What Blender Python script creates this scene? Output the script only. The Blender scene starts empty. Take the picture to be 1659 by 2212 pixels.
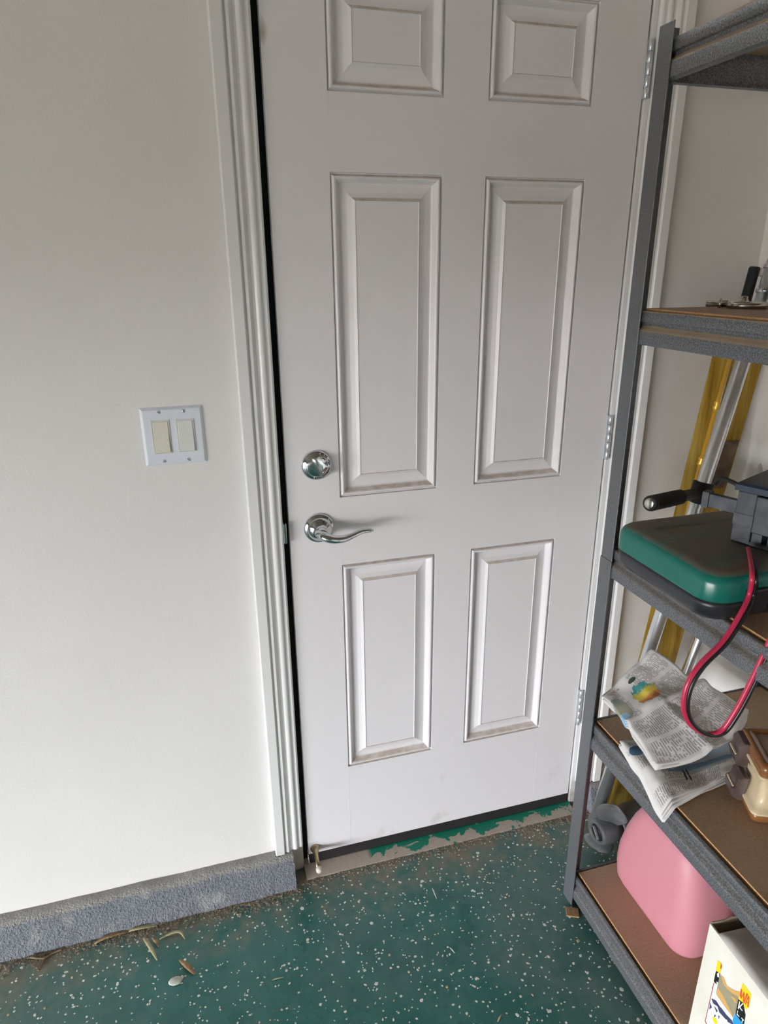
import bpy, bmesh, math, random
import numpy as np
from mathutils import Vector, Matrix, noise as mnoise

sc = bpy.context.scene
COL = sc.collection
random.seed(7)
V = Vector

# ------------------------------------------------------------------ camera
CAM = V((-0.1814, -1.3630, 1.4835))
RM = np.array([[0.9599, -0.2801, -0.0076], [-0.1023, -0.3252, -0.9401], [0.2609, 0.9032, -0.3408]])
RM[0] /= np.linalg.norm(RM[0]); RM[1] -= RM[0] * (RM[0] @ RM[1]); RM[1] /= np.linalg.norm(RM[1]); RM[2] = np.cross(RM[0], RM[1])
FPX = 1462.26
cd = bpy.data.cameras.new('camera')
cam = bpy.data.objects.new('camera', cd); COL.objects.link(cam)
cd.sensor_fit = 'VERTICAL'; cd.sensor_height = 36.0; cd.sensor_width = 27.0
cd.lens = FPX / 2212 * 36.0
cd.clip_start = 0.02
M = Matrix.Identity(4)
for i in range(3):
    M[i][0] = RM[0][i]; M[i][1] = -RM[1][i]; M[i][2] = -RM[2][i]; M[i][3] = CAM[i]
cam.matrix_world = M
sc.camera = cam

def px(u, v, ax, val):
    """pixel -> point where its ray meets the plane axis ax = val"""
    d = RM.T @ np.array([(u - 829.5) / FPX, (v - 1106) / FPX, 1.0])
    t = (val - CAM[ax]) / d[ax]
    return CAM + V(d) * float(t)

# ------------------------------------------------------------------ light
sc.view_settings.view_transform = 'Standard'
sc.view_settings.look = 'None'
sc.view_settings.gamma = 1.0
sc.view_settings.use_curve_mapping = False
sc.view_settings.exposure = 0.0
w = bpy.data.worlds.new('world'); sc.world = w
w.use_nodes = True
w.node_tree.nodes['Background'].inputs[0].default_value = (0.93, 0.965, 1.0, 1)    # even overcast sky
w.node_tree.nodes['Background'].inputs[1].default_value = 48.0
# the raised garage door in the left wall lets the daylight in; the lamp is a sampling portal only
OPEN_Y0, OPEN_Y1, OPEN_Z = -6.2, -1.9, 1.22
ld = bpy.data.lights.new('garage_door_portal', 'AREA')
ld.shape = 'RECTANGLE'; ld.size = OPEN_Y1 - OPEN_Y0; ld.size_y = OPEN_Z
ld.cycles.is_portal = True
lo = bpy.data.objects.new('garage_door_portal', ld); COL.objects.link(lo)
lo.matrix_world = Matrix(((0, 0, -1, -5.22), (-1, 0, 0, (OPEN_Y0 + OPEN_Y1) / 2), (0, 1, 0, OPEN_Z / 2), (0, 0, 0, 1)))

# ------------------------------------------------------------------ materials
def nt(name):
    m = bpy.data.materials.new(name); m.use_nodes = True
    t = m.node_tree
    return m, t, t.nodes['Principled BSDF']
def N(t, typ, **k):
    n = t.nodes.new(typ)
    for a, b in k.items():
        if a == 'inp':
            for i, v in b.items(): n.inputs[i].default_value = v
        else: setattr(n, a, b)
    return n
def coords(t, kind='Object'):
    return N(t, 'ShaderNodeTexCoord').outputs[kind]
def worldpos(t):
    return N(t, 'ShaderNodeNewGeometry').outputs['Position']
def noise(t, vec, scale, detail=2, rough=.5, dist=0):
    n = N(t, 'ShaderNodeTexNoise', inp={'Scale': scale, 'Detail': detail, 'Roughness': rough, 'Distortion': dist})
    t.links.new(vec, n.inputs['Vector']); return n.outputs['Fac']
def ramp(t, fac, stops):
    r = N(t, 'ShaderNodeValToRGB')
    e = r.color_ramp.elements
    while len(e) < len(stops): e.new(.5)
    for i, (p, c) in enumerate(stops):
        e[i].position = p
        e[i].color = (c, c, c, 1) if isinstance(c, (int, float)) else (*c, 1)
    t.links.new(fac, r.inputs[0]); return r.outputs[0]
def mixc(t, fac, a, b):
    n = N(t, 'ShaderNodeMix', data_type='RGBA')
    for s, v in ((n.inputs[0], fac), (n.inputs[6], a), (n.inputs[7], b)):
        if hasattr(v, 'is_output'): t.links.new(v, s)
        elif isinstance(v, (int, float)): s.default_value = v
        else: s.default_value = (*v, 1)
    return n.outputs[2]
def mth(t, op, a, b=0.0, c=None, clamp=False):
    n = N(t, 'ShaderNodeMath', operation=op, use_clamp=clamp)
    for i, v in enumerate((a, b, c)):
        if v is None: continue
        if hasattr(v, 'is_output'): t.links.new(v, n.inputs[i])
        else: n.inputs[i].default_value = v
    return n.outputs[0]
def bump(t, bsdf, h, dist, strength=1.0):
    b = N(t, 'ShaderNodeBump', inp={'Distance': dist, 'Strength': strength})
    t.links.new(h, b.inputs['Height']); t.links.new(b.outputs[0], bsdf.inputs['Normal'])
def simple(name, col, rough=.5, metal=0, **k):
    m, t, b = nt(name)
    b.inputs['Base Color'].default_value = (*col, 1)
    b.inputs['Roughness'].default_value = rough; b.inputs['Metallic'].default_value = metal
    for a, v in k.items(): b.inputs[a.replace('_', ' ')].default_value = v
    return m
def noisy(name, a, b_, scale, lo=.35, hi=.65, rough=.5, metal=0, bumpd=0, bscale=None, detail=3):
    m, t, b = nt(name); P = worldpos(t)
    f = ramp(t, noise(t, P, scale, detail), [(lo, 0.0), (hi, 1.0)])
    t.links.new(mixc(t, f, a, b_), b.inputs['Base Color'])
    b.inputs['Roughness'].default_value = rough; b.inputs['Metallic'].default_value = metal
    if bumpd: bump(t, b, noise(t, P, bscale or scale, 3), bumpd)
    return m
MAT = {}
# wall paint with orange-peel
def wall_mat(name, c1, c2):
    m, t, b = nt(name); P = worldpos(t)
    f = ramp(t, noise(t, P, 2.2, 4), [(.35, 0.0), (.7, 1.0)])
    t.links.new(mixc(t, f, c1, c2), b.inputs['Base Color'])
    b.inputs['Roughness'].default_value = .55
    h = mth(t, 'ADD', noise(t, P, 260, 2), mth(t, 'MULTIPLY', noise(t, P, 45, 2), .9))
    bump(t, b, h, .0008, .45)
    return m
MAT['wall'] = wall_mat('wall_paint', (.785, .762, .742), (.745, .722, .702))
MAT['wall_r'] = wall_mat('lightened_wall_paint', (.88, .86, .83), (.84, .82, .79))  # wall paint lightened here to throw more bounced light into the corner
MAT['ceil'] = wall_mat('ceiling_paint', (.31, .25, .215), (.27, .215, .185))  # dark warm tone set to cut the light bounced off the ceiling
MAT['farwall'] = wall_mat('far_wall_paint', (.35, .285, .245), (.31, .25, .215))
MAT['drive'] = noisy('driveway_concrete', (.18, .135, .108), (.16, .118, .094), 6, rough=.9)
# door / trim paint
def door_mat():
    m, t, b = nt('door_paint'); P = worldpos(t)
    sm = ramp(t, noise(t, P, 9, 5, .6), [(.60, 0.0), (.74, 1.0)])
    z = N(t, 'ShaderNodeSeparateXYZ'); t.links.new(P, z.inputs[0])
    low = mth(t, 'SUBTRACT', 1.0, mth(t, 'MULTIPLY', z.outputs[2], 3.0), clamp=True)
    sm = mth(t, 'MULTIPLY', sm, mth(t, 'ADD', mth(t, 'MULTIPLY', low, .42), .10))
    base = mixc(t, sm, (.82, .79, .805), (.47, .44, .37))
    # scuffed brown stain at the latch edge
    st = mth(t, 'ADD', mth(t, 'POWER', mth(t, 'DIVIDE', mth(t, 'ABSOLUTE', mth(t, 'SUBTRACT', z.outputs[0], .004)), .011), 2.0), mth(t, 'POWER', mth(t, 'DIVIDE', mth(t, 'ABSOLUTE', mth(t, 'SUBTRACT', z.outputs[2], 1.862)), .028), 2.0))
    st = ramp(t, mth(t, 'ADD', st, mth(t, 'MULTIPLY', noise(t, P, 80, 3), .8)), [(.4, .55), (1.0, 0.0)])
    base = mixc(t, st, base, (.33, .22, .13))
    # dust lying on the upward ledges of the mouldings
    g = N(t, 'ShaderNodeNewGeometry'); nz = N(t, 'ShaderNodeSeparateXYZ'); t.links.new(g.outputs['True Normal'], nz.inputs[0])
    up = ramp(t, nz.outputs[2], [(.50, 0.0), (.66, 1.0)])
    up = mth(t, 'MULTIPLY', up, ramp(t, noise(t, P, 60, 4), [(.25, .25), (.65, .8)]))
    base = mixc(t, up, base, (.50, .40, .30))
    t.links.new(base, b.inputs['Base Color'])
    b.inputs['Roughness'].default_value = .38
    bump(t, b, noise(t, P, 500, 2), .0002, .3)
    return m
MAT['door'] = door_mat()
def trim_mat():
    m, t, b = nt('trim_paint'); P = worldpos(t)
    z = N(t, 'ShaderNodeSeparateXYZ'); t.links.new(P, z.inputs[0])
    low = ramp(t, mth(t, 'ADD', z.outputs[2], mth(t, 'MULTIPLY', noise(t, P, 40, 4), .12)), [(.06, 1.0), (.17, 0.0)])
    t.links.new(mixc(t, mth(t, 'MULTIPLY', low, .75), (.80, .79, .785), (.30, .27, .23)), b.inputs['Base Color'])
    b.inputs['Roughness'].default_value = .32
    return m
MAT['trim'] = trim_mat()
MAT['jamb'] = MAT['trim']
MAT['black_gap'] = simple('weatherstrip_gap_black', (.006, .006, .007), .95)
MAT['sweep'] = simple('sweep_vinyl', (.022, .019, .020), .6)
MAT['chrome'] = simple('polished_chrome', (.66, .68, .70), .07, 1)
MAT['turn'] = simple('brushed_chrome', (.50, .51, .53), .30, 1)
MAT['steel'] = noisy('zinc_hinge', (.70, .73, .76), (.58, .61, .64), 60, rough=.35, metal=.6)
MAT['nickel'] = simple('satin_nickel', (.62, .59, .53), .22, 1)
MAT['alu'] = noisy('brushed_aluminium', (.92, .93, .95), (.84, .85, .87), 25, rough=.29, metal=.9)
MAT['alu_dull'] = noisy('dull_aluminium', (.52, .53, .54), (.38, .39, .40), 25, rough=.36, metal=1)
MAT['switch_plate'] = simple('switch_plate_plastic', (.74, .77, .84), .28)
MAT['rocker'] = simple('ivory_rocker', (.72, .70, .60), .3)
MAT['rocker_b'] = simple('pale_rocker', (.73, .74, .70), .3)
MAT['screw'] = simple('painted_screw', (.62, .66, .72), .3, .4)
# floor : green epoxy worn and dusty
def floor_mat():
    m, t, b = nt('green_epoxy_floor'); P = worldpos(t)
    s = N(t, 'ShaderNodeSeparateXYZ'); t.links.new(P, s.inputs[0])
    n1 = noise(t, P, 3.4, 6, .62, .4); n2 = noise(t, P, 14, 5, .6, .2); n3 = noise(t, P, 60, 3)
    dust = ramp(t, mth(t, 'ADD', mth(t, 'MULTIPLY', n1, .72), mth(t, 'MULTIPLY', n2, .28)), [(.38, 0.0), (.70, 1.0)])
    # dust gathers beside the kerb and in the corner by the shelves
    near = ramp(t, mth(t, 'ADD', s.outputs[1], mth(t, 'MULTIPLY', mth(t, 'SUBTRACT', n2, .5), .16)), [(0.0, 0.0), (1.0, 1.0)])
    edge = N(t, 'ShaderNodeMapRange', inp={'From Min': -.17, 'From Max': -.05}); t.links.new(mth(t, 'ADD', s.outputs[1], mth(t, 'MULTIPLY', mth(t, 'SUBTRACT', n2, .5), .28)), edge.inputs[0])
    left = N(t, 'ShaderNodeMapRange', inp={'From Min': -.28, 'From Max': -.72}); t.links.new(mth(t, 'ADD', s.outputs[0], mth(t, 'MULTIPLY', mth(t, 'SUBTRACT', n1, .5), .5)), left.inputs[0])
    right = N(t, 'ShaderNodeMapRange', inp={'From Min': .30, 'From Max': .62}); t.links.new(mth(t, 'ADD', s.outputs[0], mth(t, 'MULTIPLY', mth(t, 'SUBTRACT', n1, .5), .8)), right.inputs[0])
    d = mth(t, 'MULTIPLY', dust, .46)
    d = mth(t, 'ADD', d, mth(t, 'MULTIPLY', left.outputs[0], .38))
    d = mth(t, 'ADD', d, mth(t, 'MULTIPLY', right.outputs[0], .30), clamp=True)
    green = mixc(t, ramp(t, n2, [(.3, 0.0), (.7, 1.0)]), (.004, .122, .104), (.012, .172, .150))
    dcol = mixc(t, ramp(t, n3, [(.3, 0.0), (.7, 1.0)]), (.125, .185, .168), (.20, .235, .21))
    c = mixc(t, d, green, dcol)
    brown = mixc(t, n3, (.20, .16, .12), (.33, .28, .21))
    e = mth(t, 'MULTIPLY', edge.outputs[0], ramp(t, n2, [(.36, .15), (.6, 1.0)]))
    c = mixc(t, mth(t, 'MULTIPLY', e, .85), c, brown)
    t.links.new(c, b.inputs['Base Color'])
    t.links.new(mth(t, 'ADD', .22, mth(t, 'MULTIPLY', mth(t, 'ADD', d, e), .45), clamp=True), b.inputs['Roughness'])
    bump(t, b, mth(t, 'ADD', noise(t, P, 35, 3), mth(t, 'MULTIPLY', n3, .4)), .0015, .35)
    return m
MAT['floor'] = floor_mat()
MAT['flake'] = noisy('vinyl_flake', (.86, .87, .81), (.66, .69, .62), 90, rough=.5)
MAT['flake_tan'] = noisy('tan_crumb', (.52, .36, .18), (.62, .50, .32), 90, rough=.7)
MAT['dirt'] = noisy('dirt_grain', (.40, .33, .26), (.22, .17, .12), 120, rough=.95)
def kerb_mat():
    m, t, b = nt('kerb_concrete'); P = worldpos(t)
    g = N(t, 'ShaderNodeNewGeometry'); nz = N(t, 'ShaderNodeSeparateXYZ'); t.links.new(g.outputs['Normal'], nz.inputs[0])
    n1 = noise(t, P, 190, 3); n2 = noise(t, P, 18, 4)
    c = mixc(t, ramp(t, n1, [(.3, 0.0), (.7, 1.0)]), (.15, .162, .185), (.245, .26, .29))
    c = mixc(t, ramp(t, nz.outputs[2], [(.45, 0.0), (.85, .9)]), c, (.36, .345, .32))
    c = mixc(t, ramp(t, n2, [(.56, 0.0), (.70, .55)]), c, (.42, .41, .39))
    t.links.new(c, b.inputs['Base Color']); b.inputs['Roughness'].default_value = .8
    bump(t, b, mth(t, 'ADD', n1, mth(t, 'MULTIPLY', noise(t, P, 420, 2), .5)), .006, 1.0)
    return m
MAT['kerb'] = kerb_mat()
def sill_mat():
    m, t, b = nt('threshold_paint'); P = worldpos(t)
    n = noise(t, P, 22, 4, .6, .8); 
    s = N(t, 'ShaderNodeSeparateXYZ'); t.links.new(P, s.inputs[0])
    r = N(t, 'ShaderNodeMapRange', inp={'From Min': .10, 'From Max': .22}); t.links.new(s.outputs[0], r.inputs[0])
    n = mth(t, 'ADD', n, mth(t, 'MULTIPLY', mth(t, 'ADD', s.outputs[1], .022), 7.0))
    f = mth(t, 'MULTIPLY', ramp(t, n, [(.50, 0.0), (.515, 1.0)]), ramp(t, r.outputs[0], [(.45, 0.0), (.55, 1.0)]))
    t.links.new(mixc(t, f, mixc(t, noise(t, P, 90, 3), (.36, .30, .25), (.46, .40, .35)), (.0, .19, .115)), b.inputs['Base Color'])
    b.inputs['Roughness'].default_value = .5
    return m
MAT['sill'] = sill_mat()
# hammertone powder coat
def hammer():
    m, t, b = nt('hammertone_grey'); P = worldpos(t)
    n = noise(t, P, 420, 2, .6)
    c = mixc(t, ramp(t, n, [(.40, 0.0), (.60, 1.0)]), (.085, .09, .10), (.21, .215, .23))
    t.links.new(c, b.inputs['Base Color'])
    b.inputs['Roughness'].default_value = .38; b.inputs['Metallic'].default_value = .35
    bump(t, b, n, .0012, .6)
    return m
MAT['hammer'] = hammer()
def hammer_dust():
    m = MAT['hammer'].copy(); m.name = 'dusty_hammertone_grey'
    t = m.node_tree; b = t.nodes['Principled BSDF']; P = worldpos(t)
    old = b.inputs['Base Color'].links[0].from_socket
    g = N(t, 'ShaderNodeNewGeometry'); nz = N(t, 'ShaderNodeSeparateXYZ'); t.links.new(g.outputs['Normal'], nz.inputs[0])
    s = N(t, 'ShaderNodeSeparateXYZ'); t.links.new(P, s.inputs[0])
    f = ramp(t, mth(t, 'ADD', nz.outputs[2], mth(t, 'MULTIPLY', mth(t, 'SUBTRACT', noise(t, P, 35, 4), .5), .5)), [(.30, 0.0), (.60, 1.0)])
    high = ramp(t, mth(t, 'MULTIPLY', s.outputs[2], .5), [(.40, .10), (.50, .30), (.64, .95)])
    t.links.new(mixc(t, mth(t, 'MULTIPLY', f, high), old, (.40, .31, .21)), b.inputs['Base Color'])
    t.links.new(mth(t, 'ADD', .38, mth(t, 'MULTIPLY', f, .4)), b.inputs['Roughness'])
    return m
MAT['hammer_dust'] = hammer_dust()
MAT['post'] = noisy('grey_post_coat', (.115, .12, .13), (.175, .18, .19), 500, rough=.40, metal=.3, bumpd=.0006)
def board():
    m, t, b = nt('particle_board'); P = worldpos(t)
    n = noise(t, P, 240, 3); n2 = noise(t, P, 7, 4)
    c = mixc(t, ramp(t, n, [(.3, 0.0), (.75, 1.0)]), (.37, .245, .15), (.48, .335, .215))
    c = mixc(t, ramp(t, n2, [(.4, 0.0), (.75, .35)]), c, (.52, .38, .25))
    t.links.new(c, b.inputs['Base Color']); b.inputs['Roughness'].default_value = .62
    bump(t, b, n, .0006, .4)
    return m
MAT['board'] = board()
MAT['board_edge'] = noisy('raw_board_edge', (.62, .36, .16), (.45, .25, .11), 300, rough=.8)
MAT['green_case'] = noisy('green_plastic', (.006, .135, .105), (.010, .165, .13), 14, rough=.30)
def case_top():
    m, t, b = nt('dusty_green_plastic'); P = worldpos(t)
    g = N(t, 'ShaderNodeNewGeometry'); nz = N(t, 'ShaderNodeSeparateXYZ'); t.links.new(g.outputs['Normal'], nz.inputs[0])
    sc_ = N(t, 'ShaderNodeMapping', inp={'Scale': (1, 2.2, 1)}); t.links.new(P, sc_.inputs[0])
    n = noise(t, sc_.outputs[0], 16, 5, .6, .3)
    f = mth(t, 'MULTIPLY', ramp(t, nz.outputs[2], [(.80, 0.0), (.97, 1.0)]), ramp(t, n, [(.30, .35), (.50, 1.0)]))
    c = mixc(t, f, (.006, .14, .108), (.17, .15, .115))
    t.links.new(c, b.inputs['Base Color'])
    t.links.new(mth(t, 'ADD', .26, mth(t, 'MULTIPLY', f, .35)), b.inputs['Roughness'])
    return m
MAT['case_top'] = case_top()
MAT['black_plastic'] = noisy('black_plastic', (.014, .015, .018), (.024, .025, .029), 30, rough=.36)
MAT['rubber'] = simple('black_rubber', (.012, .012, .012), .6)
MAT['tray'] = noisy('dusty_black_plastic', (.055, .060, .072), (.10, .105, .12), 45, rough=.55)
MAT['navy'] = noisy('navy_blue_plastic', (.012, .020, .042), (.022, .032, .060), 25, rough=.42)
MAT['wire_red'] = simple('red_wire_insulation', (.52, .025, .075), .30)
MAT['wire_black'] = simple('black_wire_insulation', (.010, .010, .011), .35)
def canm():
    m, t, b = nt('faded_red_plastic'); P = worldpos(t)
    c = mixc(t, noise(t, P, 5, 3), (.56, .215, .262), (.60, .25, .29))
    c = mixc(t, ramp(t, noise(t, P, 20, 4), [(.5, 0.0), (.8, .12)]), c, (.55, .16, .2))
    t.links.new(c, b.inputs['Base Color']); b.inputs['Roughness'].default_value = .5
    bump(t, b, noise(t, P, 700, 2), .0003, .3)
    return m
MAT['can'] = canm()
MAT['amber'] = noisy('amber_plastic', (.26, .105, .035), (.36, .155, .05), 12, rough=.25)
MAT['amber'].node_tree.nodes['Principled BSDF'].inputs['Transmission Weight'].default_value = .25
MAT['amber_lid'] = noisy('dusty_amber_lid', (.20, .12, .075), (.30, .20, .13), 25, rough=.45)
MAT['beige'] = noisy('beige_plastic', (.66, .53, .35), (.60, .47, .30), 9, rough=.35)
MAT['brown'] = noisy('brown_latch_plastic', (.055, .035, .032), (.13, .095, .088), 22, rough=.32)
def sleeve():
    m, t, b = nt('yellow_plastic_film'); P = worldpos(t)
    mp = N(t, 'ShaderNodeMapping', inp={'Rotation': (0, -.2, 0), 'Scale': (42, 42, 3)}); t.links.new(P, mp.inputs[0])
    n = noise(t, mp.outputs[0], 1.0, 4, .6, .3)
    t.links.new(ramp(t, n, [(.32, (.34, .19, .025)), (.5, (.58, .37, .06)), (.66, (.76, .58, .16))]), b.inputs['Base Color'])  # streaks paint the film's highlights and darker bands into its colour
    b.inputs['Roughness'].default_value = .16; b.inputs['Transmission Weight'].default_value = .45; b.inputs['IOR'].default_value = 1.15
    bump(t, b, noise(t, P, 40, 3, .5, 1.0), .004, .6)
    return m
MAT['sleeve'] = sleeve()
MAT['brass'] = simple('gold_rod', (.82, .48, .06), .28, .4)
MAT['doorstop'] = simple('antique_brass', (.46, .36, .24), .34, 1)
MAT['ivory'] = simple('ivory_rubber_tip', (.74, .68, .58), .45)
MAT['card_brown'] = noisy('brown_card', (.12, .075, .045), (.20, .13, .08), 40, rough=.7)
MAT['cardboard'] = noisy('raw_cardboard', (.36, .28, .20), (.28, .21, .15), 60, rough=.85)
MAT['box_white'] = noisy('white_box_print', (.80, .77, .70), (.70, .66, .58), 10, rough=.55)
MAT['box_top'] = noisy('grey_box_flap', (.60, .56, .53), (.50, .465, .44), 12, rough=.6, bumpd=.002, bscale=14)
MAT['ink_yellow'] = simple('yellow_ink', (.86, .66, .012), .5)
MAT['ink_red'] = simple('red_ink', (.70, .10, .03), .5)
MAT['ink_black'] = simple('black_ink', (.012, .012, .014), .5)
MAT['ink_blue'] = simple('blue_ink', (.03, .32, .66), .5)
MAT['ink_navy'] = simple('navy_ink', (.05, .06, .13), .5)
MAT['ink_olive'] = noisy('olive_ink', (.30, .26, .16), (.36, .31, .20), 50, rough=.5)
MAT['ink_orange'] = simple('orange_ink', (.66, .38, .13), .5)
MAT['ink_maroon'] = simple('maroon_ink', (.36, .05, .06), .5)
MAT['ink_white'] = simple('white_ink', (.82, .83, .84), .5)
MAT['leaf_tan'] = noisy('dry_leaf', (.45, .30, .15), (.30, .17, .08), 120, rough=.7)
MAT['leaf_pale'] = noisy('pale_dry_leaf', (.52, .50, .30), (.42, .36, .20), 120, rough=.7)
MAT['twig'] = noisy('dry_twig', (.17, .12, .07), (.26, .18, .10), 120, rough=.9)
MAT['pebble'] = noisy('pale_pebble', (.60, .62, .56), (.50, .52, .46), 60, rough=.6)
MAT['prop'] = noisy('grey_nylon_blade', (.10, .105, .11), (.17, .17, .175), 30, rough=.5)
MAT['motor'] = noisy('charcoal_motor_coat', (.045, .045, .05), (.075, .07, .072), 30, rough=.4)

# newspaper print, laid out in the sheet's own UV
def paper(name, seed, blobs):
    m, t, b = nt(name)
    uv = N(t, 'ShaderNodeTexCoord').outputs['UV']
    s = N(t, 'ShaderNodeSeparateXYZ'); t.links.new(uv, s.inputs[0]); u, v = s.outputs[0], s.outputs[1]
    # text: rows across v, words along u, columns with gutters
    row = mth(t, 'FRACT', mth(t, 'MULTIPLY', v, 46.0))
    rowm = mth(t, 'LESS_THAN', row, .55)
    mp = N(t, 'ShaderNodeMapping', inp={'Scale': (60, 46, 1), 'Location': (seed, seed * 2, 0)}); t.links.new(uv, mp.inputs[0])
    fl = N(t, 'ShaderNodeVectorMath', operation='FLOOR'); t.links.new(mp.outputs[0], fl.inputs[0])
    wn = N(t, 'ShaderNodeTexWhiteNoise'); t.links.new(fl.outputs[0], wn.inputs[0])
    word = mth(t, 'GREATER_THAN', wn.outputs[0], .22)
    colf = mth(t, 'FRACT', mth(t, 'MULTIPLY', u, 4.0))
    colm = mth(t, 'MULTIPLY', mth(t, 'GREATER_THAN', colf, .09), mth(t, 'LESS_THAN', colf, .95))
    text = mth(t, 'MULTIPLY', mth(t, 'MULTIPLY', rowm, word), colm)
    # blocks of the page left blank or set as headline
    mp2 = N(t, 'ShaderNodeMapping', inp={'Scale': (4, 5, 1), 'Location': (seed * 3, seed, 0)}); t.links.new(uv, mp2.inputs[0])
    fl2 = N(t, 'ShaderNodeVectorMath', operation='FLOOR'); t.links.new(mp2.outputs[0], fl2.inputs[0])
    wn2 = N(t, 'ShaderNodeTexWhiteNoise'); t.links.new(fl2.outputs[0], wn2.inputs[0])
    text = mth(t, 'MULTIPLY', text, mth(t, 'GREATER_THAN', wn2.outputs[0], .13))
    rim = mth(t, 'MULTIPLY', mth(t, 'MULTIPLY', mth(t, 'GREATER_THAN', u, .04), mth(t, 'LESS_THAN', u, .96)),
              mth(t, 'MULTIPLY', mth(t, 'GREATER_THAN', v, .05), mth(t, 'LESS_THAN', v, .95)))
    text = mth(t, 'MULTIPLY', text, rim)
    pn = noise(t, uv, 5, 3)
    basec = mixc(t, pn, (.70, .675, .66), (.78, .76, .745))
    c = mixc(t, mth(t, 'MULTIPLY', text, .62), basec, (.16, .155, .16))
    for (cu, cv, ru, rv, stops, rag) in blobs:
        d = mth(t, 'SQRT', mth(t, 'ADD', mth(t, 'POWER', mth(t, 'DIVIDE', mth(t, 'ABSOLUTE', mth(t, 'SUBTRACT', u, cu)), ru), 2.0),
                               mth(t, 'POWER', mth(t, 'DIVIDE', mth(t, 'ABSOLUTE', mth(t, 'SUBTRACT', v, cv)), rv), 2.0)))
        d = mth(t, 'ADD', d, mth(t, 'MULTIPLY', mth(t, 'SUBTRACT', noise(t, uv, 16 + seed, 4), .5), rag))
        msk = mth(t, 'LESS_THAN', d, 1.0)
        pos = mth(t, 'ADD', mth(t, 'MULTIPLY', mth(t, 'SUBTRACT', u, cu), .5 / ru), .5)
        pos = mth(t, 'ADD', pos, mth(t, 'MULTIPLY', mth(t, 'SUBTRACT', noise(t, uv, 30, 3), .5), .5))
        c = mixc(t, msk, c, ramp(t, pos, stops))
    t.links.new(c, b.inputs['Base Color']); b.inputs['Roughness'].default_value = .75
    return m
MAT['news_a'] = paper('newsprint_weather_page', 1.0, [
    (.70, .43, .13, .15, [(.0, (.62, .16, .08)), (.25, (.66, .24, .08)), (.42, (.76, .60, .08)), (.62, (.74, .62, .10)), (.72, (.10, .40, .36)), (1.0, (.06, .32, .34))], .9),
    (.70, .075, .16, .085, [(.0, (.34, .38, .30)), (.5, (.40, .39, .28)), (1.0, (.32, .38, .38))], .7),
    (.60, .035, .055, .07, [(.0, (.32, .52, .68)), (1.0, (.36, .56, .70))], .6),
    (.89, .44, .022, .06, [(.0, (.03, .05, .04)), (1.0, (.06, .09, .05))], .1),
    (.93, .10, .012, .022, [(.0, (.62, .34, .22)), (1.0, (.62, .36, .24))], .2),
    (.93, .17, .012, .022, [(.0, (.62, .34, .22)), (1.0, (.62, .36, .24))], .2),
    (.93, .24, .012, .022, [(.0, (.62, .34, .22)), (1.0, (.62, .36, .24))], .2)])
MAT['news_b'] = paper('newsprint_photo_page', 4.0, [
    (.50, .72, .26, .42, [(.0, (.44, .50, .56)), (.5, (.40, .47, .54)), (1.0, (.46, .50, .54))], .4),
    (.62, .70, .06, .40, [(.0, (.16, .26, .40)), (1.0, (.22, .34, .46))], .8),
    (.36, .62, .06, .15, [(.0, (.05, .05, .055)), (1.0, (.10, .09, .09))], 1.1),
    (.20, .10, .09, .07, [(.0, (.05, .12, .22)), (1.0, (.08, .14, .22))], .5),
    (.72, .46, .10, .012, [(.0, (.04, .04, .05)), (1.0, (.05, .05, .06))], .9),
    (.72, .42, .09, .012, [(.0, (.05, .05, .06)), (1.0, (.05, .05, .06))], .9)])

# ------------------------------------------------------------------ geometry helpers
def tag(o, label=None, cat=None, group=None, kind=None):
    for k, v in (('label', label), ('category', cat), ('group', group), ('kind', kind)):
        if v: o[k] = v
    return o
def rootloc(o):
    l = V((0, 0, 0))
    while o is not None: l += o.location; o = o.parent
    return l
def obj(name, bm, mat, parent=None, origin=None, smooth=False, flat_angle=None):
    """link a bmesh built in world coordinates as one mesh object"""
    me = bpy.data.meshes.new(name)
    off = rootloc(parent) if parent else (V(origin) if origin is not None else None)
    if off is None:
        xs = [v.co for v in bm.verts]
        off = V(((min(c.x for c in xs) + max(c.x for c in xs)) / 2, (min(c.y for c in xs) + max(c.y for c in xs)) / 2, min(c.z for c in xs)))
    for v in bm.verts: v.co -= off
    if smooth:
        for f in bm.faces: f.smooth = True
        ang = math.radians(flat_angle or 40)
        for e in bm.edges:
            if len(e.link_faces) == 2 and e.calc_face_angle(0) > ang: e.smooth = False
    bm.to_mesh(me); bm.free()
    mats = mat if isinstance(mat, (list, tuple)) else [mat]
    for m in mats: me.materials.append(MAT[m])
    o = bpy.data.objects.new(name, me); COL.objects.link(o)
    if parent: o.parent = parent
    else: o.location = off
    return o
def empty(name, loc, label=None, cat=None, group=None, kind=None):
    o = bpy.data.objects.new(name, None); COL.objects.link(o); o.location = V(loc); o.empty_display_size = .05
    return tag(o, label, cat, group, kind)
def box(bm, x0, x1, y0, y1, z0, z1, bev=0, seg=2, mi=0, xf=None):
    r = bmesh.ops.create_cube(bm, size=1)
    for v in r['verts']:
        v.co = V((x0 + (v.co.x + .5) * (x1 - x0), y0 + (v.co.y + .5) * (y1 - y0), z0 + (v.co.z + .5) * (z1 - z0)))
    fs = set(f for v in r['verts'] for f in v.link_faces)
    vs = r['verts']
    if bev:
        es = list({e for f in fs for e in f.edges})
        b = bmesh.ops.bevel(bm, geom=es, offset=bev, segments=seg, affect='EDGES', profile=.5)
        vs = list({v for f in b['faces'] for v in f.verts} | {v for v in vs if v.is_valid})
        fs = set(f for v in vs for f in v.link_faces)
    if xf is not None:
        for v in vs: v.co = xf @ v.co
    for f in fs: f.material_index = mi
    return vs
def B(*a, **k):
    bm = bmesh.new(); box(bm, *a, **k); return bm
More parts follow.
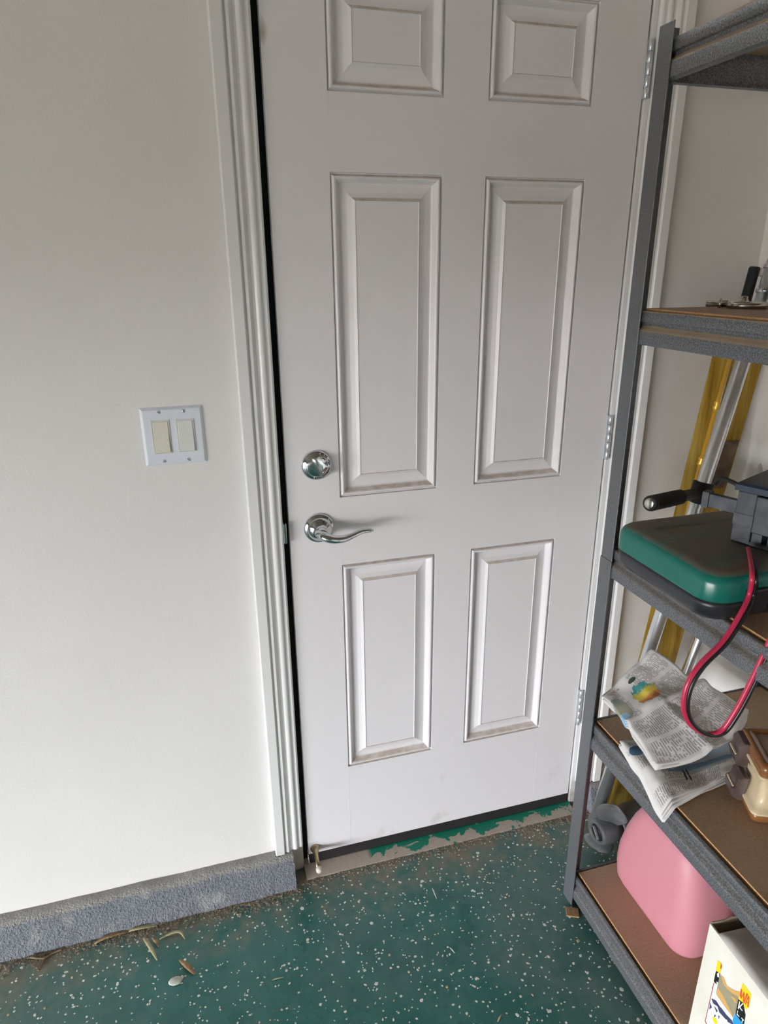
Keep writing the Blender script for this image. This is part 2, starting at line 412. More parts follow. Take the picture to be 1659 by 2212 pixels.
def frame(d):
    d = V(d).normalized()
    a = d.cross(V((0, 0, 1))) if abs(d.z) < .95 else d.cross(V((1, 0, 0)))
    a.normalize(); return d, a, d.cross(a)
def tube(bm, pts, rad, seg=10, caps=True, mi=0, flat=1.0, up=None):
    """sweep a circle along points; rad scalar or list; flat squeezes the second axis"""
    pts = [V(p) for p in pts]; n = len(pts)
    rads = rad if isinstance(rad, (list, tuple)) else [rad] * n
    rings = []
    pa = None
    for i, p in enumerate(pts):
        d = (pts[min(i + 1, n - 1)] - pts[max(i - 1, 0)]).normalized()
        if pa is None:
            a = (V(up) - d * d.dot(V(up))).normalized() if up else frame(d)[1]
        else:
            a = (pa - d * d.dot(pa)).normalized()
        pa = a; c = d.cross(a)
        rings.append([bm.verts.new(p + a * math.cos(2 * math.pi * k / seg) * rads[i] + c * math.sin(2 * math.pi * k / seg) * rads[i] * flat) for k in range(seg)])
    for i in range(n - 1):
        for k in range(seg):
            f = bm.faces.new((rings[i][k], rings[i][(k + 1) % seg], rings[i + 1][(k + 1) % seg], rings[i + 1][k])); f.material_index = mi
    if caps:
        bm.faces.new(rings[0][::-1]).material_index = mi; bm.faces.new(rings[-1]).material_index = mi
    return rings
def lathe(bm, base, axis, prof, seg=32, mi=0):
    """prof: list of (distance along axis, radius)"""
    d, a, c = frame(axis); base = V(base); rings = []
    for s, r in prof:
        r = max(r, 1e-5)
        rings.append([bm.verts.new(base + d * s + (a * math.cos(2 * math.pi * k / seg) + c * math.sin(2 * math.pi * k / seg)) * r) for k in range(seg)])
    for i in range(len(rings) - 1):
        for k in range(seg):
            bm.faces.new((rings[i][k], rings[i][(k + 1) % seg], rings[i + 1][(k + 1) % seg], rings[i + 1][k])).material_index = mi
    bm.faces.new(rings[0][::-1]).material_index = mi; bm.faces.new(rings[-1]).material_index = mi
def loft(bm, rings, mi=0, cap=True):
    R_ = [[bm.verts.new(p) for p in r] for r in rings]; n = len(R_[0])
    for i in range(len(R_) - 1):
        for k in range(n):
            bm.faces.new((R_[i][k], R_[i][(k + 1) % n], R_[i + 1][(k + 1) % n], R_[i + 1][k])).material_index = mi
    if cap: bm.faces.new(R_[0][::-1]).material_index = mi; bm.faces.new(R_[-1]).material_index = mi
    return R_
def rrect(x0, x1, y0, y1, r, z, seg=6):
    out = []
    for cx, cy, a0 in ((x1 - r, y1 - r, 0), (x0 + r, y1 - r, 90), (x0 + r, y0 + r, 180), (x1 - r, y0 + r, 270)):
        for k in range(seg + 1):
            a = math.radians(a0 + 90 * k / seg); out.append(V((cx + r * math.cos(a), cy + r * math.sin(a), z)))
    return out
def extrude_profile(bm, prof, axis, a, b, mi=0, n=1):
    """closed profile [(p,q)] swept along axis from a to b; axis x:(y,z) y:(x,z) z:(x,y)"""
    def P(p, q, s): return V((s, p, q)) if axis == 0 else (V((p, s, q)) if axis == 1 else V((p, q, s)))
    loft(bm, [[P(p, q, a + (b - a) * i / n) for p, q in prof] for i in range(n + 1)], mi)
    bmesh.ops.recalc_face_normals(bm, faces=bm.faces[:])
def catmull(pts, n=8):
    pts = [V(p) for p in pts]; out = []
    for i in range(len(pts) - 1):
        p0, p1, p2, p3 = pts[max(i - 1, 0)], pts[i], pts[i + 1], pts[min(i + 2, len(pts) - 1)]
        for k in range(n):
            t = k / n
            out.append(.5 * ((2 * p1) + (p2 - p0) * t + (2 * p0 - 5 * p1 + 4 * p2 - p3) * t * t + (3 * p1 - p0 - 3 * p2 + p3) * t ** 3))
    out.append(pts[-1]); return out

# ------------------------------------------------------------------ the room
XL, XR, YF, ZC = -5.20, 1.117, -7.0, 2.70       # left wall, right wall, front wall, ceiling
WY = -0.005                                     # face of the back wall
struct = lambda name, bm, m: tag(obj(name, bm, m), kind='structure')
tag(struct('floor', B(XL, XR, YF, .16, -.08, 0), 'floor'), 'green epoxy garage floor with pale flakes')
tag(struct('driveway', B(-30, XL, -20, 12, -.10, -.02), 'drive'), 'concrete driveway outside the garage')
tag(struct('ceiling', B(XL, XR, YF, .14, ZC, ZC + .1), 'ceil'), 'dark brown garage ceiling')
bm = bmesh.new()
box(bm, XL, -.046, WY, .14, 0, ZC); box(bm, .810, XR, WY, .14, 0, ZC); box(bm, -.046, .810, WY, .14, 2.11, ZC)
tag(struct('wall_back', bm, 'wall'), 'white textured garage wall around the door')
tag(struct('wall_right', B(XR, XR + .1, YF, .14, 0, ZC), 'wall_r'), 'white wall behind the shelving')
bm = bmesh.new()
box(bm, XL - .1, XL, YF, OPEN_Y0, 0, ZC); box(bm, XL - .1, XL, OPEN_Y1, .14, 0, ZC); box(bm, XL - .1, XL, OPEN_Y0, OPEN_Y1, OPEN_Z + .03, ZC)
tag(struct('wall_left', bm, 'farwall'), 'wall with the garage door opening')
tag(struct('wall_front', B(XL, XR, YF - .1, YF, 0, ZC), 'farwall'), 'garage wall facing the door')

# kerb along the foot of the wall
def kerb(name, x0, x1, endcap):
    bm = bmesh.new()
    nx = int((x1 - x0) / .008); prof = [(.02, .0835), (-.012, .084), (-.024, .0845), (-.034, .082), (-.040, .075), (-.0445, .058), (-.050, .040), (-.056, .018), (-.062, 0), (.02, 0)]
    rings = []
    for i in range(nx + 1):
        x = x0 + (x1 - x0) * i / nx; r = []
        for j, (y, z) in enumerate(prof):
            k = 0 if j in (0, 9) else 1
            nn = mnoise.noise(V((x * 14, y * 40, z * 40))) * .0035 + mnoise.noise(V((x * 60, y * 90, z * 90 + 5))) * .0016
            r.append(V((x + (mnoise.noise(V((x * 50, y * 60, z * 50 + 9))) * .004 * k if i in (0, nx) else 0), y - nn * k, max(0, z + (nn * .7 * k if 0 < j < 8 else 0)))))
        rings.append(r)
    loft(bm, rings); bmesh.ops.recalc_face_normals(bm, faces=bm.faces[:])
    return tag(obj(name, bm, 'kerb', smooth=True, flat_angle=60), kind='structure')
tag(kerb('baseboard_left', XL, -.0445, True), 'rough blue-grey concrete kerb below the white wall')
tag(kerb('baseboard_right', .808, XR, True), 'rough grey concrete kerb behind the shelving')

# casings: flat back band, then moulded face
def casing(name, mirror, label):
    prof = [(-.0862, WY), (-.0862, -.0235), (-.0838, -.0262), (-.0645, -.0262), (-.0625, -.0245), (-.0618, -.0195), (-.0600, -.0190), (-.0575, -.0222), (-.0530, -.0228),
            (-.0490, -.0205), (-.0455, -.0165), (-.0410, -.0160), (-.0375, -.0190), (-.0330, -.0196), (-.0295, -.0180), (-.0270, -.0145), (-.0235, -.0140), (-.0195, -.0150), (-.0165, -.0135), (-.0150, -.0100), (-.0150, WY)]
    if mirror: prof = [(.762 - x, y) for x, y in prof]
    bm = bmesh.new(); extrude_profile(bm, prof, 2, .086, 2.14)
    return tag(obj(name, bm, 'trim', smooth=True, flat_angle=35), label, kind='structure')
casing('trim_1', False, 'white moulded door casing on the latch side')
casing('trim_2', True, 'white moulded door casing on the hinge side')
bm = bmesh.new(); extrude_profile(bm, [(WY, 2.085), (-.020, 2.087), (-.024, 2.10), (-.026, 2.155), (WY, 2.155)], 0, -.0862, .8482)
tag(obj('trim_3', bm, 'trim'), 'white head casing over the door', kind='structure')
tag(obj('trim_4', B(-.0455, -.0145, -.003, .12, 0, 2.10, bev=.001), 'jamb'), 'white door jamb on the latch side', kind='structure')
tag(obj('trim_5', B(.7665, .8095, -.0035, .12, 0, 2.10, bev=.001), 'jamb'), 'white door jamb on the hinge side', kind='structure')
tag(obj('trim_6', B(-.0144, -.0005, .016, .05, .012, 2.085), 'black_gap'), 'black weatherstrip in the gap beside the door', kind='structure')
tag(obj('trim_7', B(.7615, .7664, .010, .05, .012, 2.085), 'black_gap'), 'black strip for the shade in the hinge-side door gap', kind='structure')  # black strip stands in for the shade inside this gap
bm = bmesh.new(); extrude_profile(bm, [(-.043, 0), (-.041, .0025), (-.012, .0085), (-.003, .0105), (.12, .0105), (.12, 0)], 0, -.0140, .7660)
tag(obj('trim_8', bm, 'sill'), 'tan threshold smeared with green paint', kind='structure')

# ------------------------------------------------------------------ the door
DW, DB, DT = .7615, .040, 2.072
door = empty('door_1', (.381, 0, DB), 'white six-panel steel door with chrome lever and deadbolt', kind='structure')
cols = [(.1127, .3363), (.4259, .6493)]; rows = [(.294, .853), (1.013, 1.649), (1.779, 1.955)]
def slab():
    bm = bmesh.new()
    xs = sorted({0.0, DW} | {c for p in cols for c in p}); zs = sorted({DB, DT} | {c for p in rows for c in p})
    hole = lambda i, j: any(abs(xs[i] - a) < 1e-6 for a, b in cols) and any(abs(zs[j] - a) < 1e-6 for a, b in rows)
    g = {}
    def vt(x, y, z):
        k = (round(x, 5), round(y, 5), round(z, 5))
        if k not in g: g[k] = bm.verts.new(k)
        return g[k]
    for i in range(len(xs) - 1):
        for j in range(len(zs) - 1):
            a, b, c, d = xs[i], xs[i + 1], zs[j], zs[j + 1]
            if not hole(i, j): bm.faces.new((vt(a, 0, c), vt(b, 0, c), vt(b, 0, d), vt(a, 0, d)))
            bm.faces.new((vt(a, .044, d), vt(b, .044, d), vt(b, .044, c), vt(a, .044, c)))
    for i in range(len(xs) - 1):
        a, b = xs[i], xs[i + 1]
        bm.faces.new((vt(a, 0, DT), vt(b, 0, DT), vt(b, .044, DT), vt(a, .044, DT)))
        bm.faces.new((vt(a, .044, DB), vt(b, .044, DB), vt(b, 0, DB), vt(a, 0, DB)))
    for j in range(len(zs) - 1):
        c, d = zs[j], zs[j + 1]
        bm.faces.new((vt(0, .044, c), vt(0, 0, c), vt(0, 0, d), vt(0, .044, d)))
        bm.faces.new((vt(DW, 0, c), vt(DW, .044, c), vt(DW, .044, d), vt(DW, 0, d)))
    es = [e for e in bm.edges if len(e.link_faces) == 2 and e.calc_face_angle(0) > 1 and all(abs(v.co.y) < 1e-6 for v in e.verts)]
    bmesh.ops.bevel(bm, geom=es, offset=.002, segments=2, affect='EDGES')
    return bm
obj('door_slab', slab(), 'door', door)
PP = [(0, 0), (.0006, .0060), (.0022, .0062), (.0052, .0002), (.0070, -.0012), (.0092, -.0012), (.0112, .0004), (.0165, .0115), (.0190, .0132), (.0215, .0130), (.0330, .0100), (.0420, .0060), (.0478, .0010), (.0490, .0024)]
for (x0, x1) in cols:
    for (z0, z1) in rows:
        bm = bmesh.new(); rs = []
        for o, y in PP:
            rs.append([V((x0 + o, y, z0 + o)), V((x1 - o, y, z0 + o)), V((x1 - o, y, z1 - o)), V((x0 + o, y, z1 - o))])
        loft(bm, rs, cap=False)
        bm.faces.new([v for v in bm.verts][-4:]); bmesh.ops.recalc_face_normals(bm, faces=bm.faces[:])
        if sum((f.normal.y * f.calc_area()) for f in bm.faces) > 0: bmesh.ops.reverse_faces(bm, faces=bm.faces[:])
        obj('panel', bm, 'door', door)
# faint stile seams
for x in (.1127, .6493):
    for z0, z1 in ((.045, .290), (.857, 1.009), (1.653, 1.775)):
        obj('stile_seam', B(x - .0004, x + .0004, -.0003, .001, z0, z1), 'door', door)
obj('door_sweep', B(.002, DW - .002, -.0015, .040, .0108, DB, bev=.001), 'sweep', door)
# deadbolt
dc = V((.0645, 0, 1.091))
bm = bmesh.new(); lathe(bm, dc, (0, -1, 0), [(0, .0325), (.003, .0325), (.006, .0312), (.0085, .0285), (.0088, .0245), (.0105, .0235), (.0122, .0215), (.0128, .012), (.0130, .0)], 40)
db = obj('deadbolt', bm, 'chrome', door, smooth=True, flat_angle=50); db['label'] = 'round chrome deadbolt rose'
bm = bmesh.new()
q = Matrix.Translation(dc + V((0, -.0125, 0))) @ Matrix.Rotation(math.radians(-20), 4, 'Y')
rings = []
for s, hw in ((-.0215, .0030), (-.017, .0048), (-.008, .0056), (0, .0060), (.008, .0056), (.017, .0048), (.0215, .0030)):
    yy = -.021 - .004 * (1 - abs(s) / .0215)
    rings.append([q @ V((-hw, 0, s)), q @ V((hw, 0, s)), q @ V((hw * .35, yy, s)), q @ V((-hw * .35, yy, s))])
loft(bm, rings); bmesh.ops.recalc_face_normals(bm, faces=bm.faces[:])
obj('thumb_turn', bm, 'turn', db, smooth=True, flat_angle=25)
# lever set
lc = V((.0640, 0, .949))
bm = bmesh.new(); lathe(bm, lc, (0, -1, 0), [(0, .0335), (.003, .0335), (.0055, .0325), (.008, .030), (.0085, .0265), (.012, .0258), (.016, .0225), (.020, .017), (.022, .0135), (.030, .0120), (.044, .0118), (.046, .010)], 40)
lv = obj('lever_rose', bm, 'chrome', door, smooth=True, flat_angle=50); lv['label'] = 'chrome lever rose'
bm = bmesh.new()
path = catmull([lc + V(p) for p in ((-.004, -.030, .0005), (-.002, -.044, 0), (.006, -.055, -.003), (.022, -.059, -.0075), (.044, -.058, -.0085), (.062, -.057, -.0040), (.080, -.056, .0020), (.096, -.055, .0030), (.108, -.053, .0010))], 6)
n = len(path)
rad = [(.0125 if k < 14 else .0125 - .0050 * (k - 14) / 16 if k < 30 else .0075 - .0020 * (k - 30) / (n - 30) if k < n - 3 else .0034) for k in range(n)]
tube(bm, path, rad, 14, up=(0, -1, 0), flat=.78)
obj('lever', bm, 'chrome', lv, smooth=True, flat_angle=60)
# hinges
for z0, z1 in ((1.797, 1.900), (1.046, 1.152), (.284, .394)):
    h = obj('hinge', B(.7600, .7655, -.0028, -.0002, z0, z1, bev=.0008), 'steel', door); h['label'] = 'zinc hinge leaf'
    for k in range(5):
        a = z0 + (z1 - z0) * k / 5; b_ = z0 + (z1 - z0) * (k + 1) / 5 - .0006
        bm = bmesh.new(); lathe(bm, (.7655, -.0075, a), (0, 0, 1), [(0, .0044), (.0005, .0050), (b_ - a - .0005, .0050), (b_ - a, .0044)], 14)
        obj('knuckle', bm, 'steel', h, smooth=True, flat_angle=45)
# rigid door stop
sb = V((.0165, -.0006, .057)); stp = px(690, 1884, 1, -.078)
bm = bmesh.new(); d = (stp - sb); L_ = d.length
lathe(bm, sb, d, [(0, .0125), (.002, .0125), (.006, .0105), (.012, .0078), (.020, .0062), (.035, .0055), (L_ - .012, .0055)], 20)
ds = obj('door_stop', bm, 'doorstop', door, smooth=True); ds['label'] = 'brass rigid door stop'
bm = bmesh.new(); e = sb + d.normalized() * (L_ - .013); lathe(bm, e, d, [(0, .0058), (.001, .0074), (.009, .0074), (.012, .006), (.0128, .003)], 18)
obj('rubber_tip', bm, 'ivory', ds, smooth=True)
# strike plate on the jamb
bm = bmesh.new(); box(bm, -.0152, -.0085, -.0165, .008, .926, .972, bev=.0014)
tag(obj('strike_plate', bm, 'chrome'), 'small chrome strike plate on the door jamb', 'strike plate')

# ------------------------------------------------------------------ light switch
c = (px(297, 882, 1, WY) + px(449, 996, 1, WY) + px(437, 875, 1, WY) + px(316, 1007, 1, WY)) / 4
SW, SH = .058, .0572
sw = empty('light_switch', (c.x, WY, c.z - SH), 'white double rocker light switch on the wall beside the door', 'light switch')
bm = bmesh.new()
def rect(h, v_, y): return [V((c.x - h, y, c.z - v_)), V((c.x + h, y, c.z - v_)), V((c.x + h, y, c.z + v_)), V((c.x - h, y, c.z + v_))]
loft(bm, [rect(SW, SH, WY), rect(SW, SH, WY - .0012), rect(SW - .0045, SH - .0045, WY - .0055), rect(SW - .006, SH - .006, WY - .0058)])
bmesh.ops.recalc_face_normals(bm, faces=bm.faces[:])
obj('switch_plate', bm, 'switch_plate', sw)
yp = WY - .0058
for sx, mt in ((-.023, 'rocker'), (.023, 'rocker_b')):
    cx = c.x + sx
    bm = bmesh.new()
    for a in ((-.0165, -.0150, -.033, .033), (.0150, .0165, -.033, .033), (-.0150, .0150, -.033, -.0315), (-.0150, .0150, .0315, .033)):
        box(bm, cx + a[0], cx + a[1], yp - .0016, yp + .001, c.z + a[2], c.z + a[3])
    fr = obj('rocker_frame', bm, mt, sw)
    bm = bmesh.new()
    loft(bm, [[V((cx - .0142, yp, c.z - .0305)), V((cx + .0142, yp, c.z - .0305)), V((cx + .0142, yp, c.z + .0305)), V((cx - .0142, yp, c.z + .0305))],
              [V((cx - .0142, yp - .0040, c.z - .0305)), V((cx + .0142, yp - .0040, c.z - .0305)), V((cx + .0142, yp - .0012, c.z + .0305)), V((cx - .0142, yp - .0012, c.z + .0305))],
              [V((cx - .0134, yp - .0046, c.z - .0297)), V((cx + .0134, yp - .0046, c.z - .0297)), V((cx + .0134, yp - .0018, c.z + .0297)), V((cx - .0134, yp - .0018, c.z + .0297))]])
    bmesh.ops.recalc_face_normals(bm, faces=bm.faces[:])
    obj('rocker', bm, mt, sw)
    for sz in (-.0484, .0484):
        bm = bmesh.new(); lathe(bm, (cx, yp + .0005, c.z + sz), (0, -1, 0), [(0, .0036), (.0010, .0034), (.0018, .0022), (.0020, .0004)], 16)
        s_ = obj('screw', bm, 'screw', sw, smooth=True)
        q = Matrix.Translation((cx, yp - .0014, c.z + sz)) @ Matrix.Rotation(math.radians(25 + sx * 900 + sz * 300), 4, 'Y')
        obj('screw_slot', B(-.0032, .0032, -.0004, .0004, -.0004, .0004, xf=q), 'ink_black', s_)

# ------------------------------------------------------------------ shelving unit
SX0, SX1, SY1, SY0 = .600, 1.085, -.268, -1.19      # left face, right face, back end, front end
LEV = [.083, .530, .950, 1.410, 1.820]
shelf = empty('shelving_unit', ((SX0 + SX1) / 2, (SY0 + SY1) / 2, 0), 'grey hammertone steel shelving unit with particle board shelves', 'shelving')
def post(x, y, sx, sy, z0, z1, grow=0.0, lean=0.0):
    """L post: one flange in the x plane with its free edge along y, one in the y plane with slots"""
    W_, T = .036, .0022
    bm = bmesh.new()
    ya, yb = sorted((y + sy * grow, y - sy * W_)); xa, xb = sorted((x - sx * grow, x + sx * T))
    box(bm, xa - .000, xb, ya, yb, z0, z1, bev=.0006, seg=1)
    pitch = .038; hx0, hx1 = .012, .021
    yo, yi = sorted((y + sy * grow, y - sy * T))
    def strip(a, b, c_, d_):
        p, q_ = sorted((x + sx * a, x + sx * b)); box(bm, p, q_, yo, yi, c_, d_)
    strip(T, hx0, z0, z1); strip(hx1, W_, z0, z1)
    z = z0 + .02; last = z0
    while z + .016 < z1:
        strip(hx0, hx1, last, z); last = z + .016; z += pitch
    strip(hx0, hx1, last, z1)
    for v in bm.verts: v.co.x += lean * v.co.z
    return bm
LEAN = -.007
for (x, sx) in ((SX0 - .0026, 1), (SX1 + .0026, -1)):
    for (y, sy) in ((SY1 + .0026, 1), (SY0 - .0026, -1)):
        p = obj('post', post(x, y, sx, sy, .0, .925, .0012, 0), 'post', shelf)
        obj('post_top', post(x, y, sx, sy, .925, 1.838, 0, 0), 'post', shelf)
def beam_prof(x, s, z):      # outline (x, z), s = +1: outer side towards -x
    z = z - .003
    o = [(.0125, 0), (.0060, -.0003), (.0045, -.0018), (.0045, -.0170), (.0058, -.0186), (.0112, -.0190), (.0125, -.0215), (.0120, -.0258), (.0085, -.0288), (.0032, -.0315), (.0008, -.0340), (0, -.0372), (0, -.0560), (.0018, -.0575), (.016, -.0575), (.016, -.0555), (.0028, -.0555), (.0028, -.0400), (.0140, -.0300), (.0140, -.0025), (.0125, -.0025)]
    return [(x + s * a, z + b) for a, b in o]
for li, z in enumerate(LEV):
    for x, s in ((SX0, 1), (SX1, -1)):
        bm = bmesh.new(); extrude_profile(bm, beam_prof(x, s, z), 1, SY0 + .0005, SY1 - .0005)
        obj('side_beam', bm, 'hammer_dust', shelf, smooth=True, flat_angle=50)
    for y, s in ((SY0, 1), (SY1, -1)):
        bm = bmesh.new(); extrude_profile(bm, beam_prof(y, s, z - .0004), 0, SX0 + .018, SX1 - .018)
        obj('end_beam', bm, 'hammer_dust', shelf, smooth=True, flat_angle=50)
    bm = bmesh.new(); box(bm, SX0 + .0195, SX1 - .0195, SY0 + .0175, SY1 - .0175, z - .0145, z)
    for f in bm.faces:
        if abs(f.normal.z) < .5: f.material_index = 1
    obj('shelf_board', bm, ['board', 'board_edge'], shelf)
    if z > .2:
        bm = bmesh.new(); extrude_profile(bm, [(-.018, -.046), (.018, -.046), (.018, -.016), (.016, -.016), (.016, -.044), (-.016, -.044), (-.016, -.016), (-.018, -.016)], 0, SX0 + .018, SX1 - .018)
        for v in bm.verts: v.co += V((0, (SY0 + SY1) / 2, z))
        obj('cross_bar', bm, 'hammer', shelf)
# cardboard shim under the foot
q = Matrix.Translation((SX0 + .004, SY1 - .030, 0)) @ Matrix.Rotation(math.radians(12), 4, 'Z')
tag(obj('wood_shim', B(-.010, .020, -.020, .004, -.0005, .0028, xf=Matrix.Translation((SX0 - .012, SY1 - .042, .0005)) @ Matrix.Rotation(math.radians(-25), 4, 'Z')), 'leaf_tan'), 'thin tan wood shim on the floor against the shelf post foot', 'shim')

# ------------------------------------------------------------------ things on the shelves
# green tool case
CX0, CX1, CY0, CY1, CZ0 = .556, .905, -.612, -.345, LEV[2]
case = empty('tool_case', ((CX0 + CX1) / 2, (CY0 + CY1) / 2, CZ0), 'dusty green and black plastic tool case overhanging the shelf', 'tool case')
def rr(ins, r, z): return rrect(CX0 + ins, CX1 - ins, CY0 + ins, CY1 - ins, max(r - ins * .6, .006), z, 8)
bm = bmesh.new(); loft(bm, [rr(.022, .040, CZ0), rr(.012, .040, CZ0 + .004), rr(.004, .040, CZ0 + .014), rr(.002, .040, CZ0 + .028), rr(.0015, .040, CZ0 + .0365)])
low = obj('case_base', bm, 'black_plastic', case, smooth=True, flat_angle=50)
bm = bmesh.new(); loft(bm, [rr(.0005, .040, CZ0 + .0385), rr(0, .040, CZ0 + .041), rr(.001, .040, CZ0 + .068), rr(.004, .040, CZ0 + .076), rr(.011, .040, CZ0 + .0815), rr(.020, .040, CZ0 + .083), rr(.052, .040, CZ0 + .0835), rr(.055, .040, CZ0 + .0812), rr(.058, .040, CZ0 + .0810)])
obj('case_lid', bm, 'case_top', case, smooth=True, flat_angle=50)
bm = bmesh.new(); loft(bm, [rr(.003, .040, CZ0 + .0360), rr(.003, .040, CZ0 + .0390)])
obj('seam_strip', bm, 'rubber', case)
for xx in (.64, .78):
    obj('latch', B(xx - .022, xx + .022, CY0 - .006, CY0 + .004, CZ0 + .018, CZ0 + .058, bev=.003), 'black_plastic', case)
bm = bmesh.new(); tube(bm, catmull([(.66, CY0 + .004, CZ0 + .034), (.665, CY0 - .022, CZ0 + .034), (.68, CY0 - .030, CZ0 + .034), (.76, CY0 - .030, CZ0 + .034), (.775, CY0 - .022, CZ0 + .034), (.78, CY0 + .004, CZ0 + .034)], 5), .008, 10)
# (carry handle lies on the far long side)
for v in bm.verts: v.co = V((v.co.x + .02, CY0 + CY1 - v.co.y, v.co.z))
obj('carry_handle', bm, 'black_plastic', case, smooth=True)
CT = CZ0 + .0835

# grey-black plastic tray with navy lid
tb = px(1576, 1166, 2, CT); tb2 = px(1659, 1190, 2, CT)
ang = math.atan2(tb2.y - tb.y, tb2.x - tb.x)           # left face runs from tb along this heading
TX = Matrix.Translation((tb.x, tb.y, CT)) @ Matrix.Rotation(ang, 4, 'Z')   # local +x along the left face, +y inward (away from the aisle)
tray = empty('battery_box', (tb.x, tb.y, CT), 'dusty black plastic box with navy lid on the green case', 'box')
def TB(*a, **k): return B(*a, xf=TX, **k)
H = .086
obj('box_body', TB(.030, .128, .002, .15, .022, H, bev=.002), 'tray', tray)
obj('corner_block', TB(0, .031, 0, .14, 0, H + .004, bev=.002), 'tray', tray)
obj('corner_band', TB(-.0008, .0318, -.0010, .10, .030, .052, bev=.0006), 'tray', tray)
bm = bmesh.new(); box(bm, .031, .128, .000, .15, .0, .006, xf=TX)
obj('bottom_rail', bm, 'tray', tray)
for k in range(4):
    a = .034 + k * .0255
    obj('rib', TB(a + (0 if k else 0), a + .016, .001, .05, .006, .0225), 'tray', tray)
obj('arm', TB(-.062, .002, .018, .030, .042, .066, bev=.001), 'tray', tray)
obj('arm_hook', TB(-.066, -.054, .014, .034, .040, .069, bev=.001), 'tray', tray)
bm = bmesh.new()
lidr = [TX @ V(p) for p in ((-.004, -.006, H + .006), (.134, -.006, H + .006), (.134, .16, H + .006), (-.004, .16, H + .006))]
up_ = V((0, 0, 1)); loft(bm, [lidr, [p + up_ * .010 for p in lidr], [p + up_ * .014 + (TX.to_3x3() @ V((.004 * (1 if i in (0, 3) else -1), .004 * (1 if i < 2 else -1), 0))) for i, p in enumerate(lidr)]])
bmesh.ops.recalc_face_normals(bm, faces=bm.faces[:])
obj('lid', bm, 'navy', tray)
bm = bmesh.new(); tube(bm, catmull([TX @ V(p) for p in ((.0, .02, H + .004), (-.03, .035, H + .006), (-.055, .05, H + .002), (-.066, .058, H - .012))], 6), [.004] * 19, 8)
obj('strap', bm, 'rubber', tray, smooth=True)

# red and black twin wire
wp = [px(1620, 1186, 2, CT + .004), px(1628, 1240, 2, CT + .006), px(1622, 1285, 1, -.622), px(1604, 1325, 1, -.634), px(1566, 1385, 1, -.645), px(1515, 1437, 1, -.652), px(1487, 1483, 1, -.655), px(1480, 1530, 1, -.657), px(1495, 1566, 1, -.659),
      px(1527, 1585, 1, -.661), px(1560, 1580, 1, -.664), px(1590, 1540, 1, -.668), px(1622, 1480, 1, -.672), px(1659, 1400, 1, -.676), px(1700, 1310, 1, -.680)]
wp += [px(1722, 1240, 1, -.672), px(1715, 1200, 2, CT + .012)]
path = catmull(wp, 7)
off = V((.0040, -.0012, -.0016))
wire = empty('twin_wire', path[0], 'red and black twin wire looping down past the newspaper', 'wire')
bm = bmesh.new(); tube(bm, [p - off * .6 for p in path], .0040, 10); obj('red_strand', bm, 'wire_red', wire, smooth=True)
bm = bmesh.new(); tube(bm, [p + off for p in path], .0036, 10); obj('black_strand', bm, 'wire_black', wire, smooth=True)

# newspapers
def sheet(name, corners, nu, nv, wr, seed, mat, thick, label, pages, bend=None):
    """corners P00 (u0,v0), P10, P11, P01"""
    P00, P10, P11, P01 = corners
    root = empty(name, (P00 + P10 + P11 + P01) / 4, label, 'newspaper')
    for pg in range(pages):
        bm = bmesh.new(); uvl = bm.loops.layers.uv.new('uv'); g = []
        for j in range(nv + 1):
            r = []
            for i in range(nu + 1):
                u, v = i / nu, j / nv
                p = P00 * (1 - u) * (1 - v) + P10 * u * (1 - v) + P11 * u * v + P01 * (1 - u) * v
                n_ = mnoise.noise(V((u * 2.6 + seed, v * 2.6, pg * .35))) * wr + mnoise.noise(V((u * 6 + seed, v * 6 + 3, pg * .3))) * wr * .35
                p = p + V((0, 0, n_ - pg * thick))
                if bend: p = bend(p, u, v, pg)
                spread = pg * .004
                r.append((bm.verts.new(p + V((-spread * (.5 - u), -spread * .5, 0))), u, v))
            g.append(r)
        for j in range(nv):
            for i in range(nu):
                q = (g[j][i], g[j][i + 1], g[j + 1][i + 1], g[j + 1][i])
                f = bm.faces.new([a[0] for a in q]); f.smooth = True
                for l, a in zip(f.loops, q): l[uvl].uv = (a[1], a[2])
        o = obj('page', bm, mat, root)
        md = o.modifiers.new('thickness', 'SOLIDIFY'); md.thickness = .0006; md.offset = -1
    return root
def bendB(p, u, v, pg):
    # hangs over the beam on the aisle side
    over = max(0.0, (SX0 + .004) - p.x)
    return V((p.x + over * .25, p.y, p.z - over * .65))
zB = LEV[1] + .020
sheet('newspaper', [px(1338, 1598, 2, zB + .012), px(1420, 1745, 2, zB - .004), px(1592, 1665, 2, zB - .008), px(1580, 1572, 2, zB)], 36, 30, .010, 4.2, 'news_b', .0030, 'crumpled newspaper with a blue photo lying under another newspaper', 4, bendB)
def bendA(p, u, v, pg):
    bulge = .030 * (1 - u) ** 2 * 4 * v * (1 - v)
    p = p + V((.2 * bulge, -bulge, 0))
    notch = -.020 * u * math.exp(-((v - 1) / .25) ** 2) * math.exp(-((u - .62) / .16) ** 2)
    crease = .010 * math.exp(-((u - .50 - .06 * math.sin(5 * v)) / .05) ** 2) + .007 * math.exp(-((v - .45) / .04) ** 2) * (1 - u)
    curl = .020 * max(0.0, u - .7) / .3 * (1 - v)
    return p + V((0, 0, notch + crease - curl * .5))
zA = LEV[1] + .056
sheet('newspaper', [px(1418, 1648, 2, zA - .006), px(1300, 1497, 2, zA + .026), px(1408, 1400, 2, zA + .085), px(1617, 1537, 2, zA + .014)], 40, 36, .011, 1.3, 'news_a', .0032, 'open newspaper with a colour weather map resting on the crumpled newspaper', 4, bendA)

